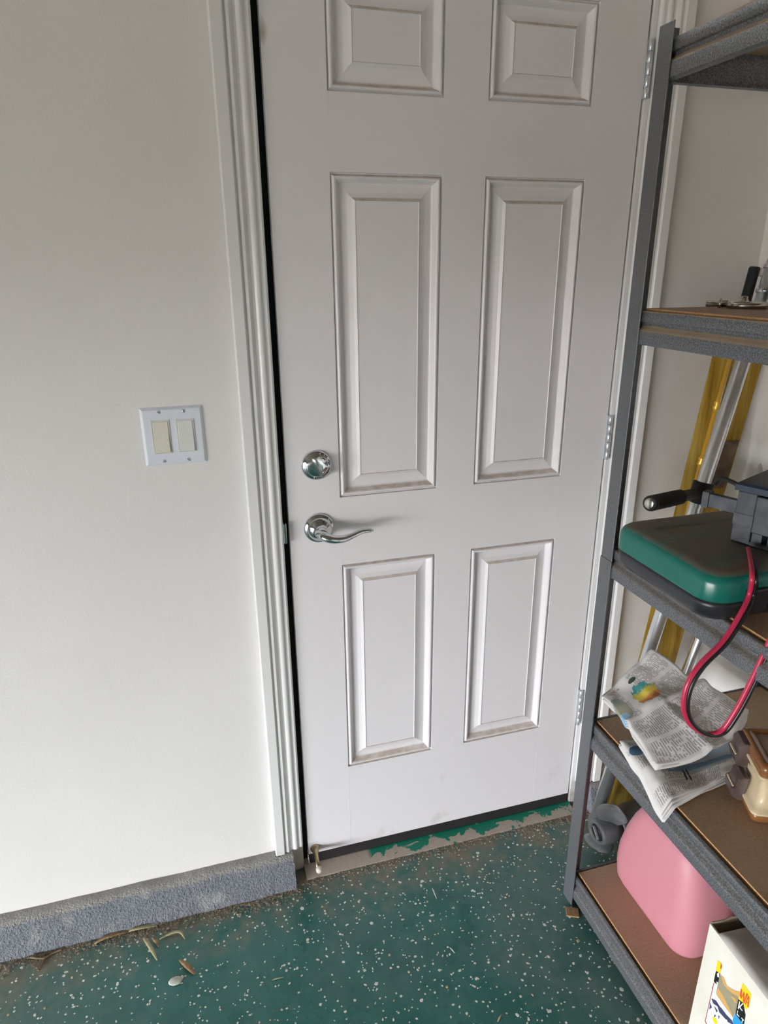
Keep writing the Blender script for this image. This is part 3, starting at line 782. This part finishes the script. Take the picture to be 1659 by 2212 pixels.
# tackle box
tf = V((.7178, -.626, LEV[1])); tang = math.atan2(-.417, .909)
KX = Matrix.Translation(tf) @ Matrix.Rotation(tang, 4, 'Z')    # local x along the front, y along the left side to the back
kb = empty('tackle_box', tf, 'beige double-sided tackle box with amber lids and brown latches', 'tackle box')
def KL(ins, r, z, d=.118, wd=.23): return [KX @ p for p in rrect(ins, wd - ins, ins, d - ins, r, z, 5)]
bm = bmesh.new(); loft(bm, [KL(.006, .010, 0), KL(.001, .010, .005), KL(0, .010, .022)]); obj('lower_lid', bm, 'amber', kb, smooth=True, flat_angle=40)
bm = bmesh.new(); loft(bm, [KL(-.0035, .012, .022), KL(-.0035, .012, .0262), KL(.004, .012, .0270), KL(.010, .012, .046), KL(.010, .012, .080), KL(.004, .012, .0975), KL(-.0025, .012, .0985), KL(-.0025, .012, .1025)]); obj('body', bm, 'beige', kb, smooth=True, flat_angle=35)
bm = bmesh.new(); loft(bm, [KL(0, .010, .1025), KL(0, .010, .118), KL(.002, .010, .1235), KL(.007, .010, .1255), KL(.012, .010, .1255), KL(.014, .010, .1235), KL(.020, .010, .1232)])
ul = obj('upper_lid', bm, ['amber'], kb, smooth=True, flat_angle=40)
bm = bmesh.new(); loft(bm, [KL(.0205, .008, .1236), KL(.0205, .008, .1239)]); obj('lid_window', bm, 'amber_lid', ul)
def latch(cx, cy, cz, along_y, tilt):
    q = KX @ Matrix.Translation((cx, cy, cz)) @ (Matrix.Rotation(math.radians(-90), 4, 'Z') if along_y else Matrix.Identity(4)) @ Matrix.Rotation(math.radians(tilt), 4, 'X')
    bm = bmesh.new()
    secs = [(-.024, .003, .006), (-.020, .0, .013), (-.002, -.003, .015), (.004, .0, .011), (.020, .0, .010), (.026, .003, .006)]
    loft(bm, [[q @ V((-.021, .004, z)), q @ V((-.021, -d_ + y, z)), q @ V((-.017, -d_ + y - .002, z)), q @ V((.017, -d_ + y - .002, z)), q @ V((.021, -d_ + y, z)), q @ V((.021, .004, z))] for z, y, d_ in secs])
    bmesh.ops.recalc_face_normals(bm, faces=bm.faces[:])
    l = obj('latch', bm, 'brown', kb, smooth=True, flat_angle=25); l['label'] = 'brown plastic latch'
    obj('latch_rib', B(-.016, .016, -.018, -.012, -.0015, .0025, bev=.0008, xf=q), 'beige', l)
latch(-.002, .085, .096, True, 4); latch(-.004, .066, .036, True, -6)
latch(.055, -.002, .050, False, -4); latch(.165, -.002, .050, False, -4); latch(.150, -.002, .092, False, 4)

# nickel ring pull
rc = px(1612, 661, 2, LEV[3] + .004); rc.z = LEV[3]
ring = empty('ring_handle', rc, 'nickel ring pull with a bolt lying on the upper shelf', 'ring')
bm = bmesh.new()
pts = [rc + V((.030 * math.cos(a), .030 * math.sin(a), .0055)) for a in [2 * math.pi * k / 32 for k in range(33)]]
tube(bm, pts, .0052, 10, caps=False); bmesh.ops.remove_doubles(bm, verts=bm.verts[:], dist=1e-5); obj('ring', bm, 'nickel', ring, smooth=True)
bdir = (px(1563, 654, 2, LEV[3] + .008) - px(1600, 661, 2, LEV[3] + .008)); bdir = V((-.80, .60, 0))
b0 = rc + bdir * .030 + V((0, 0, .0075))
bm = bmesh.new(); lathe(bm, b0, bdir, [(0, .006), (.010, .006), (.0105, .0098), (.015, .0098), (.0155, .0052), (.034, .0052), (.035, .004)], 16); obj('bolt', bm, 'nickel', ring, smooth=True)
bm = bmesh.new(); lathe(bm, rc + V((.012, .020, .004)), (0, 0, 1), [(0, .008), (.008, .008), (.010, .0065), (.015, .006), (.016, .002)], 16); obj('stud', bm, 'nickel', ring, smooth=True)

# gas can
GZ = LEV[0]
can = empty('gas_can', (.81, -.435, GZ), 'faded pink-red plastic gas can on the bottom shelf', 'gas can')
def gr(x0, x1, y0, y1, r, z, bul=0):
    pts = rrect(x0, x1, y0, y1, r, z, 6); return pts
bm = bmesh.new()
loft(bm, [gr(.712, .81, -.540, -.322, .035, GZ), gr(.700, .822, -.553, -.310, .042, GZ + .006), gr(.692, .83, -.562, -.302, .046, GZ + .022), gr(.688, .83, -.564, -.299, .046, GZ + .06), gr(.688, .83, -.562, -.302, .046, GZ + .11),
          gr(.690, .83, -.556, -.314, .046, GZ + .160), gr(.694, .83, -.546, -.329, .046, GZ + .205), gr(.699, .828, -.534, -.346, .044, GZ + .240), gr(.708, .825, -.520, -.362, .040, GZ + .258), gr(.722, .815, -.505, -.378, .034, GZ + .268), gr(.745, .80, -.485, -.398, .030, GZ + .272)])
body = obj('can_body', bm, 'can', can, smooth=True, flat_angle=60)
bm = bmesh.new(); tube(bm, catmull([(.77, -.475, GZ + .264), (.77, -.468, GZ + .292), (.77, -.45, GZ + .302), (.77, -.42, GZ + .302), (.77, -.405, GZ + .290), (.77, -.40, GZ + .264)], 5), .011, 10); obj('carry_handle', bm, 'can', can, smooth=True)
bm = bmesh.new(); lathe(bm, (.91, -.44, GZ + .240), (0, 0, 1), [(0, .026), (.022, .026), (.025, .022)], 20); obj('cap', bm, 'rubber', can, smooth=True)
bm = bmesh.new(); loft(bm, [gr(.80, .99, -.530, -.335, .03, GZ + .0), gr(.80, .995, -.535, -.33, .03, GZ + .01), gr(.80, .995, -.532, -.335, .03, GZ + .15), gr(.80, .985, -.515, -.355, .03, GZ + .225), gr(.82, .97, -.49, -.38, .03, GZ + .245)])
rear = obj('rear_end', bm, 'can', can, smooth=True, flat_angle=50)
bm = bmesh.new(); lathe(bm, (.90, -.530, GZ + .135), (0, -1, 0), [(0, .022), (.004, .022), (.006, .019), (.0045, .016), (.0045, .001)], 24); obj('embossed_disc', bm, 'can', rear, smooth=True)

# white printed box
ZT = .356
a0 = px(1534, 1993, 2, ZT); a1 = px(1659, 2158, 2, ZT)
hd = V((a1.x - a0.x, a1.y - a0.y, 0)).normalized(); nrm = V((hd.y, -hd.x, 0))   # outward (aisle) normal
if nrm.x > 0: nrm = -nrm
inn = -nrm
wb = empty('cardboard_box', (a0.x, a0.y, LEV[0]), 'worn white printed cardboard box with grey flap in front of the gas can', 'box')
BL_, BD_ = .30, .17
def wq(bm, s0, s1, t0, t1, z0, z1, mi=0):
    p = lambda s, t_, z: V((a0.x, a0.y, 0)) + hd * s + inn * t_ + V((0, 0, z))
    loft(bm, [[p(s0, t0, z0), p(s1, t0, z0), p(s1, t1, z0), p(s0, t1, z0)], [p(s0, t0, z1), p(s1, t0, z1), p(s1, t1, z1), p(s0, t1, z1)]])
    bmesh.ops.recalc_face_normals(bm, faces=bm.faces[:])
bm = bmesh.new(); wq(bm, 0, BL_, 0, .003, LEV[0], ZT - .002); obj('side_panel', bm, 'box_white', wb)
bm = bmesh.new(); wq(bm, 0, BL_, BD_ - .003, BD_, LEV[0], ZT - .004); obj('side_panel', bm, 'box_white', wb)
bm = bmesh.new(); wq(bm, .0, .003, .003, BD_ - .003, LEV[0], ZT - .004); obj('end_panel', bm, 'cardboard', wb)
bm = bmesh.new(); wq(bm, BL_ - .003, BL_, .003, BD_ - .003, LEV[0], ZT - .004); obj('end_panel', bm, 'box_white', wb)
bm = bmesh.new(); wq(bm, .003, BL_ - .003, .003, BD_ - .003, LEV[0], LEV[0] + .003); obj('bottom_panel', bm, 'cardboard', wb)
# sagging top flap, creased
bm = bmesh.new(); g = []
for j in range(13):
    r = []
    for i in range(25):
        s, t_ = .022 + (BL_ - .024) * i / 24, .0005 + (BD_ - .002) * j / 12
        sag = -.002 * math.sin(math.pi * j / 12) * (1 - .4 * i / 24) + mnoise.noise(V((s * 22, t_ * 22, 2.0))) * .004 + .003 * abs(mnoise.noise(V((s * 9 + 4, t_ * 14, 0))))
        r.append(bm.verts.new(V((a0.x, a0.y, ZT - .0005 + (sag if j not in (0,) else 0))) + hd * s + inn * t_))
    g.append(r)
for j in range(12):
    for i in range(24): bm.faces.new((g[j][i], g[j][i + 1], g[j + 1][i + 1], g[j + 1][i])).smooth = True
o = obj('top_flap', bm, 'box_top', wb); md = o.modifiers.new('thickness', 'SOLIDIFY'); md.thickness = .0018
# torn dust flap at the open end
bm = bmesh.new(); g = []
for i in range(13):
    t_ = .004 + (BD_ - .012) * i / 12
    hgt = ZT - .004 + .008 * (.5 + .5 * mnoise.noise(V((t_ * 60, 1, 0))))
    g.append((bm.verts.new(V((a0.x, a0.y, ZT - .022)) + hd * .008 + inn * t_), bm.verts.new(V((a0.x, a0.y, hgt)) + hd * (.001 + .003 * mnoise.noise(V((t_ * 30, 4, 0)))) + inn * t_)))
for i in range(12): bm.faces.new((g[i][0], g[i + 1][0], g[i + 1][1], g[i][1]))
o = obj('torn_flap', bm, 'cardboard', wb); md = o.modifiers.new('thickness', 'SOLIDIFY'); md.thickness = .002
# printing on the aisle face
def onface(u, v, lift):
    d = V(RM.T @ np.array([(u - 829.5) / FPX, (v - 1106) / FPX, 1.0])); p0 = V((a0.x, a0.y, 0)) + nrm * lift
    return CAM + d * ((p0 - CAM).dot(nrm) / d.dot(nrm))
def cbx(x, y): return 1480 + x / 7.09, 1900 + y / 7.09
side = [o for o in wb.children if o.name.startswith('side_panel')][0]
def decal(name, poly, mat, lift=.0003):
    bm = bmesh.new(); bm.faces.new([bm.verts.new(onface(*cbx(*p), lift)) for p in poly])
    return obj(name, bm, mat, side)
decal('print_olive', [(540, 1460), (600, 1560), (650, 1660), (730, 1730), (830, 1810), (800, 1960), (735, 2110), (640, 1990), (560, 1880), (475, 1750), (500, 1600)], 'ink_olive')
decal('print_orange', [(545, 1460), (590, 1500), (640, 1630), (740, 1690), (840, 1720), (825, 1800), (720, 1740), (640, 1670), (580, 1590)], 'ink_orange', .0005)
decal('print_orange', [(500, 1660), (560, 1740), (640, 1890), (720, 2060), (735, 2120), (660, 2010), (560, 1870), (478, 1750)], 'ink_orange', .0005)
decal('print_orange', [(690, 1770), (760, 1810), (800, 1900), (760, 1880)], 'ink_orange', .0006)
decal('print_yellow', [(497, 1235), (555, 1285), (545, 1440), (470, 1395)], 'ink_yellow', .0005)
decal('print_red', [(548, 1275), (562, 1330), (552, 1375), (535, 1360)], 'ink_red', .0007)
decal('print_black', [(470, 1400), (540, 1440), (495, 1620), (437, 1560)], 'ink_black', .0005)
decal('print_white', [(487, 1440), (525, 1420), (520, 1500), (492, 1490)], 'ink_white', .0007)
decal('print_white', [(478, 1560), (505, 1580), (498, 1625), (486, 1610)], 'ink_white', .0007)
decal('print_white', [(440, 1575), (495, 1625), (470, 1750), (640, 1990), (740, 2130), (720, 2260), (330, 2260), (305, 2170), (390, 1830)], 'ink_white', .0002)
for k, p in enumerate([[(415, 1640), (432, 1660), (405, 1740)], [(400, 1820), (470, 1850), (520, 1960), (430, 1900)], [(380, 1880), (410, 1960), (370, 1990)], [(470, 1850), (560, 1990), (610, 2130), (520, 2030)], [(540, 1950), (640, 2080), (700, 2190), (610, 2130)], [(620, 2060), (720, 2160), (740, 2230), (650, 2180)], [(440, 1930), (500, 2010), (480, 2040)], [(450, 2060), (475, 2090), (440, 2110)], [(505, 2075), (530, 2100), (515, 2140)]]):
    decal('print_scribble', p, 'ink_navy', .0005)
decal('print_line', [(437, 1575), (447, 1580), (312, 2170), (302, 2165)], 'ink_maroon', .0006)
decal('print_line', [(302, 2165), (312, 2165), (345, 2240), (330, 2240)], 'ink_maroon', .0006)
decal('print_yellow', [(425, 2090), (470, 2130), (500, 2190), (470, 2230), (420, 2150)], 'ink_yellow', .0005)
decal('print_yellow', [(880, 1578), (1015, 1755), (975, 1960), (930, 1990), (815, 1825)], 'ink_yellow', .0004)
decal('print_black', [(815, 1830), (890, 1890), (925, 2080), (900, 2230), (768, 2055)], 'ink_black', .0005)
decal('print_blue', [(765, 2050), (900, 2235), (885, 2290), (735, 2260), (728, 2140)], 'ink_blue', .0005)
for p in ([(800, 2010), (812, 2005), (800, 2060), (830, 2090), (826, 2105), (788, 2065)], [(862, 2110), (900, 2150), (896, 2165), (884, 2155), (874, 2200), (865, 2190), (874, 2140), (860, 2125)], [(828, 1860), (842, 1870), (832, 1940), (880, 1890), (890, 1905), (845, 1955), (882, 2010), (868, 2012), (828, 1960), (815, 1990), (806, 1975)]):
    decal('print_letter', p, 'ink_white', .0008)
# lettering W A
for p in ([(833, 1775), (853, 1665), (872, 1690), (866, 1790), (895, 1715), (912, 1738), (905, 1845), (940, 1735), (962, 1760), (905, 1900), (882, 1870), (886, 1775), (858, 1832)],):
    decal('print_letter', p, 'ink_red', .0009)
decal('print_letter', [(915, 1900), (965, 1775), (985, 1800), (970, 1960), (950, 1945), (955, 1905), (940, 1885), (930, 1920)], 'ink_red', .0009)
decal('print_letter', [(950, 1868), (962, 1828), (966, 1838), (960, 1882)], 'ink_yellow', .0011)

# ------------------------------------------------------------------ things leaning in the corner behind the shelving
tm = empty('trolling_motor', (.76, -.185, 0), 'electric trolling motor with grey propeller leaning in the corner', 'motor')
s0 = px(1287, 1765, 1, -.175); s1 = px(1605, 780, 1, -.170); dirS = (s1 - s0).normalized()
stop = s0 + dirS * ((1.500 - s0.z) / dirS.z)
bm = bmesh.new(); tube(bm, [s0 - dirS * .02, stop], .0155, 20); sh = obj('shaft', bm, 'alu', tm, smooth=True)
for z in (1.425, 1.472):
    p = s0 + dirS * ((z - s0.z) / dirS.z); bm = bmesh.new(); lathe(bm, p, dirS, [(0, .0165), (.001, .0185), (.007, .0185), (.008, .0165)], 20); obj('collar', bm, 'chrome', sh, smooth=True)
hb = px(1287, 1799, 1, -.205); ax = V((1, .12, .02)).normalized()
bm = bmesh.new(); lathe(bm, hb, ax, [(.060, .030), (.062, .040), (.075, .041), (.20, .041), (.235, .036), (.26, .018), (.264, .003)], 28); obj('motor_housing', bm, 'motor', tm, smooth=True)
bm = bmesh.new(); lathe(bm, hb, ax, [(.045, .020), (.006, .0215), (-.001, .026), (.0, .031), (.006, .0345), (.030, .036), (.060, .038)], 28)
hub = obj('propeller_hub', bm, 'prop', tm, smooth=True)
bm = bmesh.new(); lathe(bm, hb + ax * .0045, ax, [(0, .0212), (.020, .0200)], 24); obj('hub_bore', bm, 'rubber', hub, smooth=True)
q_, u_, v_ = frame(ax); 
bm = bmesh.new(); box(bm, -.017, .017, -.002, .002, -.001, .004, xf=Matrix.Translation(hb + ax * .002) @ Matrix(((u_.x, v_.x, -q_.x, 0), (u_.y, v_.y, -q_.y, 0), (u_.z, v_.z, -q_.z, 0), (0, 0, 0, 1))) @ Matrix.Rotation(.9, 4, 'Z')); obj('hub_pin', bm, 'steel', hub)
def blade(sgn):
    bm = bmesh.new(); rows_ = []
    rd = V((0, -.30, 1)).normalized() * sgn; tw = ax.cross(rd).normalized()
    for j in range(9):
        s = .024 + .082 * j / 8; wd = [.018, .026, .033, .039, .042, .041, .036, .027, .010][j]
        pit = math.radians(52 - 22 * j / 8); cdir = tw * math.cos(pit) + ax * math.sin(pit) * sgn
        rows_.append([hb + ax * (.030) + rd * (s - .006 * (k / 6 - .5) ** 2) + cdir * wd * (k / 3 - 1) * .95 + ax * .004 * math.sin(math.pi * k / 6) for k in range(7)])
    g = [[bm.verts.new(p) for p in r] for r in rows_]
    for j in range(8):
        for k in range(6): bm.faces.new((g[j][k], g[j][k + 1], g[j + 1][k + 1], g[j + 1][k])).smooth = True
    o = obj('propeller_blade', bm, 'prop', hub); md = o.modifiers.new('thickness', 'SOLIDIFY'); md.thickness = .004; md.offset = 0
    md = o.modifiers.new('round', 'SUBSURF'); md.levels = 1; md.render_levels = 2
blade(1); blade(-1)
bm = bmesh.new(); loft(bm, [[hb + ax * x + V((0, y, z)) for x, z in ((.10, -.030), (.22, -.030), (.20, -.5 * hb.z - .05), (.17, -hb.z), (.13, -hb.z))] for y in (-.003, .003)]); bmesh.ops.recalc_face_normals(bm, faces=bm.faces[:]); obj('skeg', bm, 'motor', tm)
# tiller grip
g1 = px(1403, 1088, 1, -.262); g2 = s0 + dirS * ((1.000 - s0.z) / dirS.z)
gd = (g2 - g1); bm = bmesh.new()
pr = [(0, .0125), (.002, .0160)]
k = .006
while k < .125: pr += [(k, .0165), (k + .003, .0165), (k + .0036, .0150), (k + .006, .0150)]; k += .0066
pr += [(.13, .013), (gd.length, .011)]
lathe(bm, g1, gd, pr, 20); gp = obj('tiller_grip', bm, 'rubber', tm, smooth=True, flat_angle=40)
bm = bmesh.new(); lathe(bm, g1 - gd.normalized() * .002, gd, [(0, .008), (.001, .0112), (.0032, .0115)], 20); obj('grip_end_cap', bm, 'nickel', gp, smooth=True)
bm = bmesh.new(); lathe(bm, g2 - dirS * .025, dirS, [(0, .0158), (.002, .022), (.048, .022), (.05, .0158)], 20); obj('tiller_bracket', bm, 'rubber', tm, smooth=True)

# second chrome pole
p0 = px(1372, 1745, 1, -.120); p1 = px(1508, 1385, 1, -.118); dp = (p1 - p0).normalized()
bm = bmesh.new(); tube(bm, [p0 + dp * (-(p0.z) / dp.z + .004), p0 + dp * ((1.08 - p0.z) / dp.z)], .0135, 18)
tag(obj('metal_pole', bm, 'alu', smooth=True), 'shiny bare metal pole leaning behind the newspapers', 'pole')

# yellow plastic sleeve
TLp, TRp, BLp, BRp = px(1531, 800, 1, -.082), px(1642, 800, 1, -.084), px(1312, 1700, 1, -.082), px(1380, 1700, 1, -.084)
def line_at(a, b_, z): return a + (b_ - a) * ((z - a.z) / (b_.z - a.z))
bm = bmesh.new(); g = []
nr, nc = 60, 8
for j in range(nr + 1):
    z = .001 + 1.372 * j / nr; l, r_ = line_at(BLp, TLp, z), line_at(BRp, TRp, z); row = []
    for i in range(nc + 1):
        u = i / nc; p = l.lerp(r_, u)
        row.append(p + V((0, -.007 * math.sin(math.pi * u) + mnoise.noise(V((u * 3, z * 9, 1))) * .0035 * math.sin(math.pi * u), 0)))
    back = [l.lerp(r_, i / nc) + V((0, .010 * math.sin(math.pi * i / nc), 0)) for i in range(nc - 1, 0, -1)]
    g.append(row + back)
loft(bm, g); bmesh.ops.recalc_face_normals(bm, faces=bm.faces[:])
slv = empty('plastic_sleeve', line_at(BLp, TLp, 0).lerp(line_at(BRp, TRp, 0), .5), 'long yellow plastic sleeve leaning against the wall in the corner', 'packaging')
obj('film', bm, 'sleeve', slv, smooth=True)
bm = bmesh.new(); l, r_ = line_at(BLp, TLp, .975), line_at(BRp, TRp, .975); l2, r2 = line_at(BLp, TLp, 1.09), line_at(BRp, TRp, 1.09)
q4 = [l.lerp(r_, .56), l.lerp(r_, .86), l2.lerp(r2, .90), l2.lerp(r2, .62)]
loft(bm, [[p + V((0, dy, 0)) for p in q4] for dy in (-.0125, -.0105)]); bmesh.ops.recalc_face_normals(bm, faces=bm.faces[:]); obj('card_label', bm, 'card_brown', slv)
for z, uu in ((1.2, .30),):
    bm = bmesh.new(); tube(bm, [line_at(BLp, TLp, zz).lerp(line_at(BRp, TRp, zz), .33) + V((0, -.0078, 0)) for zz in (.30, .6, .9, 1.2, 1.37)], .0016, 6); obj('film_seam', bm, 'ivory', slv, smooth=True)
# gold rod with black grip
r0 = px(1533, 930, 1, -.108); r1 = px(1621, 612, 1, -.108); dr = (r1 - r0).normalized()
at = lambda z: r0 + dr * ((z - r0.z) / dr.z)
rod = empty('gold_rod', at(.003), 'thin gold rod with flat black grip rising behind the shelving', 'rod')
bm = bmesh.new(); tube(bm, [at(.003), at(1.40)], .0048, 10); obj('rod', bm, 'brass', rod, smooth=True)
for z in (1.04, 1.17): 
    bm = bmesh.new(); lathe(bm, at(z), dr, [(0, .005), (.006, .0075), (.012, .005), (.018, .0075), (.024, .0045)], 14); obj('ferrule', bm, 'brass', rod, smooth=True)
bm = bmesh.new(); tube(bm, [at(1.39), at(1.395), at(1.474), at(1.477)], [.010, .0125, .0125, .0105], 16, flat=.8); gp = obj('grip', bm, 'rubber', rod, smooth=True)
bm = bmesh.new(); lathe(bm, at(1.470) + V((.016, -.002, -.012)), dr, [(0, .008), (.001, .0105), (.014, .0105), (.016, .007)], 14); obj('grip_clip', bm, 'ivory', gp, smooth=True)

# ------------------------------------------------------------------ floor litter
def leafm(pts, wd, mat, label, group=None, cat='leaf', name='dry_leaf', zz=.0015):
    pts = catmull([V(p) for p in pts], 5); n = len(pts); bm = bmesh.new(); rows_ = []
    for i, p in enumerate(pts):
        d = (pts[min(i + 1, n - 1)] - pts[max(i - 1, 0)]); d.z = 0; d.normalize(); s = V((-d.y, d.x, 0))
        w_ = wd * math.sin(math.pi * (.06 + .90 * i / (n - 1))) ** .8
        rise = .006 * math.sin(math.pi * i / (n - 1))
        rows_.append([bm.verts.new(V((p.x, p.y, zz + rise + (.25 * w_ if k != 0 else 0))) + s * w_ * k) for k in (-1, 0, 1)])
    for i in range(n - 1):
        for k in range(2): bm.faces.new((rows_[i][k], rows_[i][k + 1], rows_[i + 1][k + 1], rows_[i + 1][k])).smooth = True
    o = obj(name, bm, mat); md = o.modifiers.new('thickness', 'SOLIDIFY'); md.thickness = .0008; md.offset = 0
    return tag(o, label, cat, group)
F = lambda u, v: px(u, v, 2, 0.0)
leafm([F(310, 2027), F(325, 2050), F(340, 2076)], .0045, 'leaf_pale', 'narrow tan leaf with a green rim on the floor', 'dry leaves by the kerb')
leafm([F(388, 2075), F(405, 2092), F(421, 2106)], .0055, 'leaf_tan', 'brown boat-shaped dry leaf near the white pebble', 'dry leaves by the kerb')
leafm([F(345, 2030), F(372, 2020), F(390, 2018), F(400, 2030)], .0035, 'leaf_pale', 'pale green curled leaf with a hooked tip on the floor', 'dry leaves by the kerb')
leafm([F(275, 2014), F(305, 2009), F(340, 2001)], .0045, 'leaf_pale', 'pale straw-coloured leaf lying along the kerb', 'dry leaves by the kerb')
leafm([F(205, 2040), F(235, 2028), F(285, 2012)], .0045, 'leaf_tan', 'orange-brown dry leaf lying along the kerb', 'dry leaves by the kerb')
leafm([F(330, 2029), F(337, 2037), F(344, 2046)], .0045, 'leaf_tan', 'short broad brown leaf beside the curled leaf', 'dry leaves by the kerb')
bm = bmesh.new(); tw_ = [F(65, 2070), F(95, 2072), F(112, 2062), F(133, 2053)]
for p in tw_: p.z = .003
tube(bm, catmull(tw_, 4), .0022, 6); b2 = [F(98, 2072), F(90, 2085), F(83, 2098)]
for p in b2: p.z = .0025
tube(bm, b2, .0020, 6)
tag(obj('twig', bm, 'twig'), 'dry forked brown twig at the foot of the kerb', 'twig')
for k, (a, b_, lab) in enumerate((((920, 1886), (938, 1942), None), ((970, 2050), (982, 2060), None))):
    pass
def sliver(a, b_, wd, mat, label, name, cat):
    A, B_ = F(*a), F(*b_); bm = bmesh.new(); A.z = B_.z = .0016
    tube(bm, [A, A.lerp(B_, .5) + V((0, 0, .001)), B_], [wd * .6, wd, wd * .5], 6, flat=.6)
    tag(obj(name, bm, mat), label, cat)
sliver((934, 1920), (943, 1942), .0016, 'pebble', 'thin pale plastic sliver on the green floor before the door', 'plastic_sliver', 'sliver')
sliver((972, 2048), (982, 2060), .0014, 'flake', 'short white sliver lying alone on the green floor', 'plastic_sliver', 'sliver')
sliver((1075, 2208), (1083, 2192), .0018, 'leaf_pale', 'straw-coloured splinter on the floor before the shelving', 'straw_splinter', 'splinter')
sliver((588, 2118), (612, 2112), .0014, 'leaf_pale', 'pale straw fragment on the darker green floor', 'straw_splinter', 'splinter')
pc = F(380, 2121); bm = bmesh.new(); bmesh.ops.create_icosphere(bm, subdivisions=3, radius=1)
for v in bm.verts:
    k = 1 + .12 * mnoise.noise(v.co * 1.7); v.co = V((pc.x + v.co.x * .0155 * k, pc.y + v.co.y * .010 * k, .0032 + v.co.z * .0034 * k))
tag(obj('pebble', bm, 'pebble', smooth=True, flat_angle=80), 'flat pale oval pebble on the green floor', 'pebble')

# flakes cast in the floor coating: nobody could count them
def flakes(name, n, region, mat, smin, smax, label, thick, dens=None):
    bm = bmesh.new(); c_ = 0
    while c_ < n:
        x = random.uniform(region[0], region[1]); y = random.uniform(region[2], region[3])
        if dens and random.random() > dens(x, y): continue
        r = random.uniform(smin, smax) * (1.5 if random.random() < .08 else 1); a0_ = random.uniform(0, 6.28); el = random.uniform(.45, 1)
        k = random.choice((4, 5, 5, 6)); ca, sa = math.cos(a0_), math.sin(a0_); pl = []
        zt = random.uniform(.3, 1) * thick
        for i in range(k):
            t_ = 2 * math.pi * i / k; rr_ = r * random.uniform(.75, 1.1); lx, ly = rr_ * math.cos(t_), rr_ * el * math.sin(t_)
            pl.append((x + lx * ca - ly * sa, y + lx * sa + ly * ca))
        top = [bm.verts.new((p[0], p[1], zt)) for p in pl]; bm.faces.new(top)
        bot = [bm.verts.new((p[0] + (p[0] - x) * .12, p[1] + (p[1] - y) * .12, 0)) for p in pl]
        for i in range(k): bm.faces.new((bot[i], bot[(i + 1) % k], top[(i + 1) % k], top[i]))
        c_ += 1
    return tag(obj(name, bm, mat, origin=(0, 0, 0)), label, 'flakes' if 'flake' in name else 'debris', kind='stuff')
flakes('floor_flakes', 8600, (-1.2, .95, -1.6, -.045), 'flake', .0013, .0034, 'scattered pale vinyl flakes cast in the green floor', .0004)
flakes('floor_crumbs', 240, (-.9, .95, -1.1, -.045), 'flake_tan', .0012, .0032, 'small tan wood crumbs scattered over the floor', .0018)
flakes('kerb_dirt', 2600, (-.95, -.03, -.125, -.060), 'dirt', .0007, .0024, 'loose dirt along the foot of the kerb', .0020, lambda x, y: max(0, 1 - (-.062 - y) / .045) ** 2 * (.35 + .65 * max(0, mnoise.noise(V((x * 9, 0, 0))) + .4)))
flakes('threshold_dirt', 1500, (-.035, .85, -.085, -.040), 'dirt', .0007, .0022, 'crumbly dirt along the door threshold', .0022, lambda x, y: max(0, 1 - (-.042 - y) / .035) ** 2 * (.25 + (.75 if x > .60 or x < .02 else .2)))
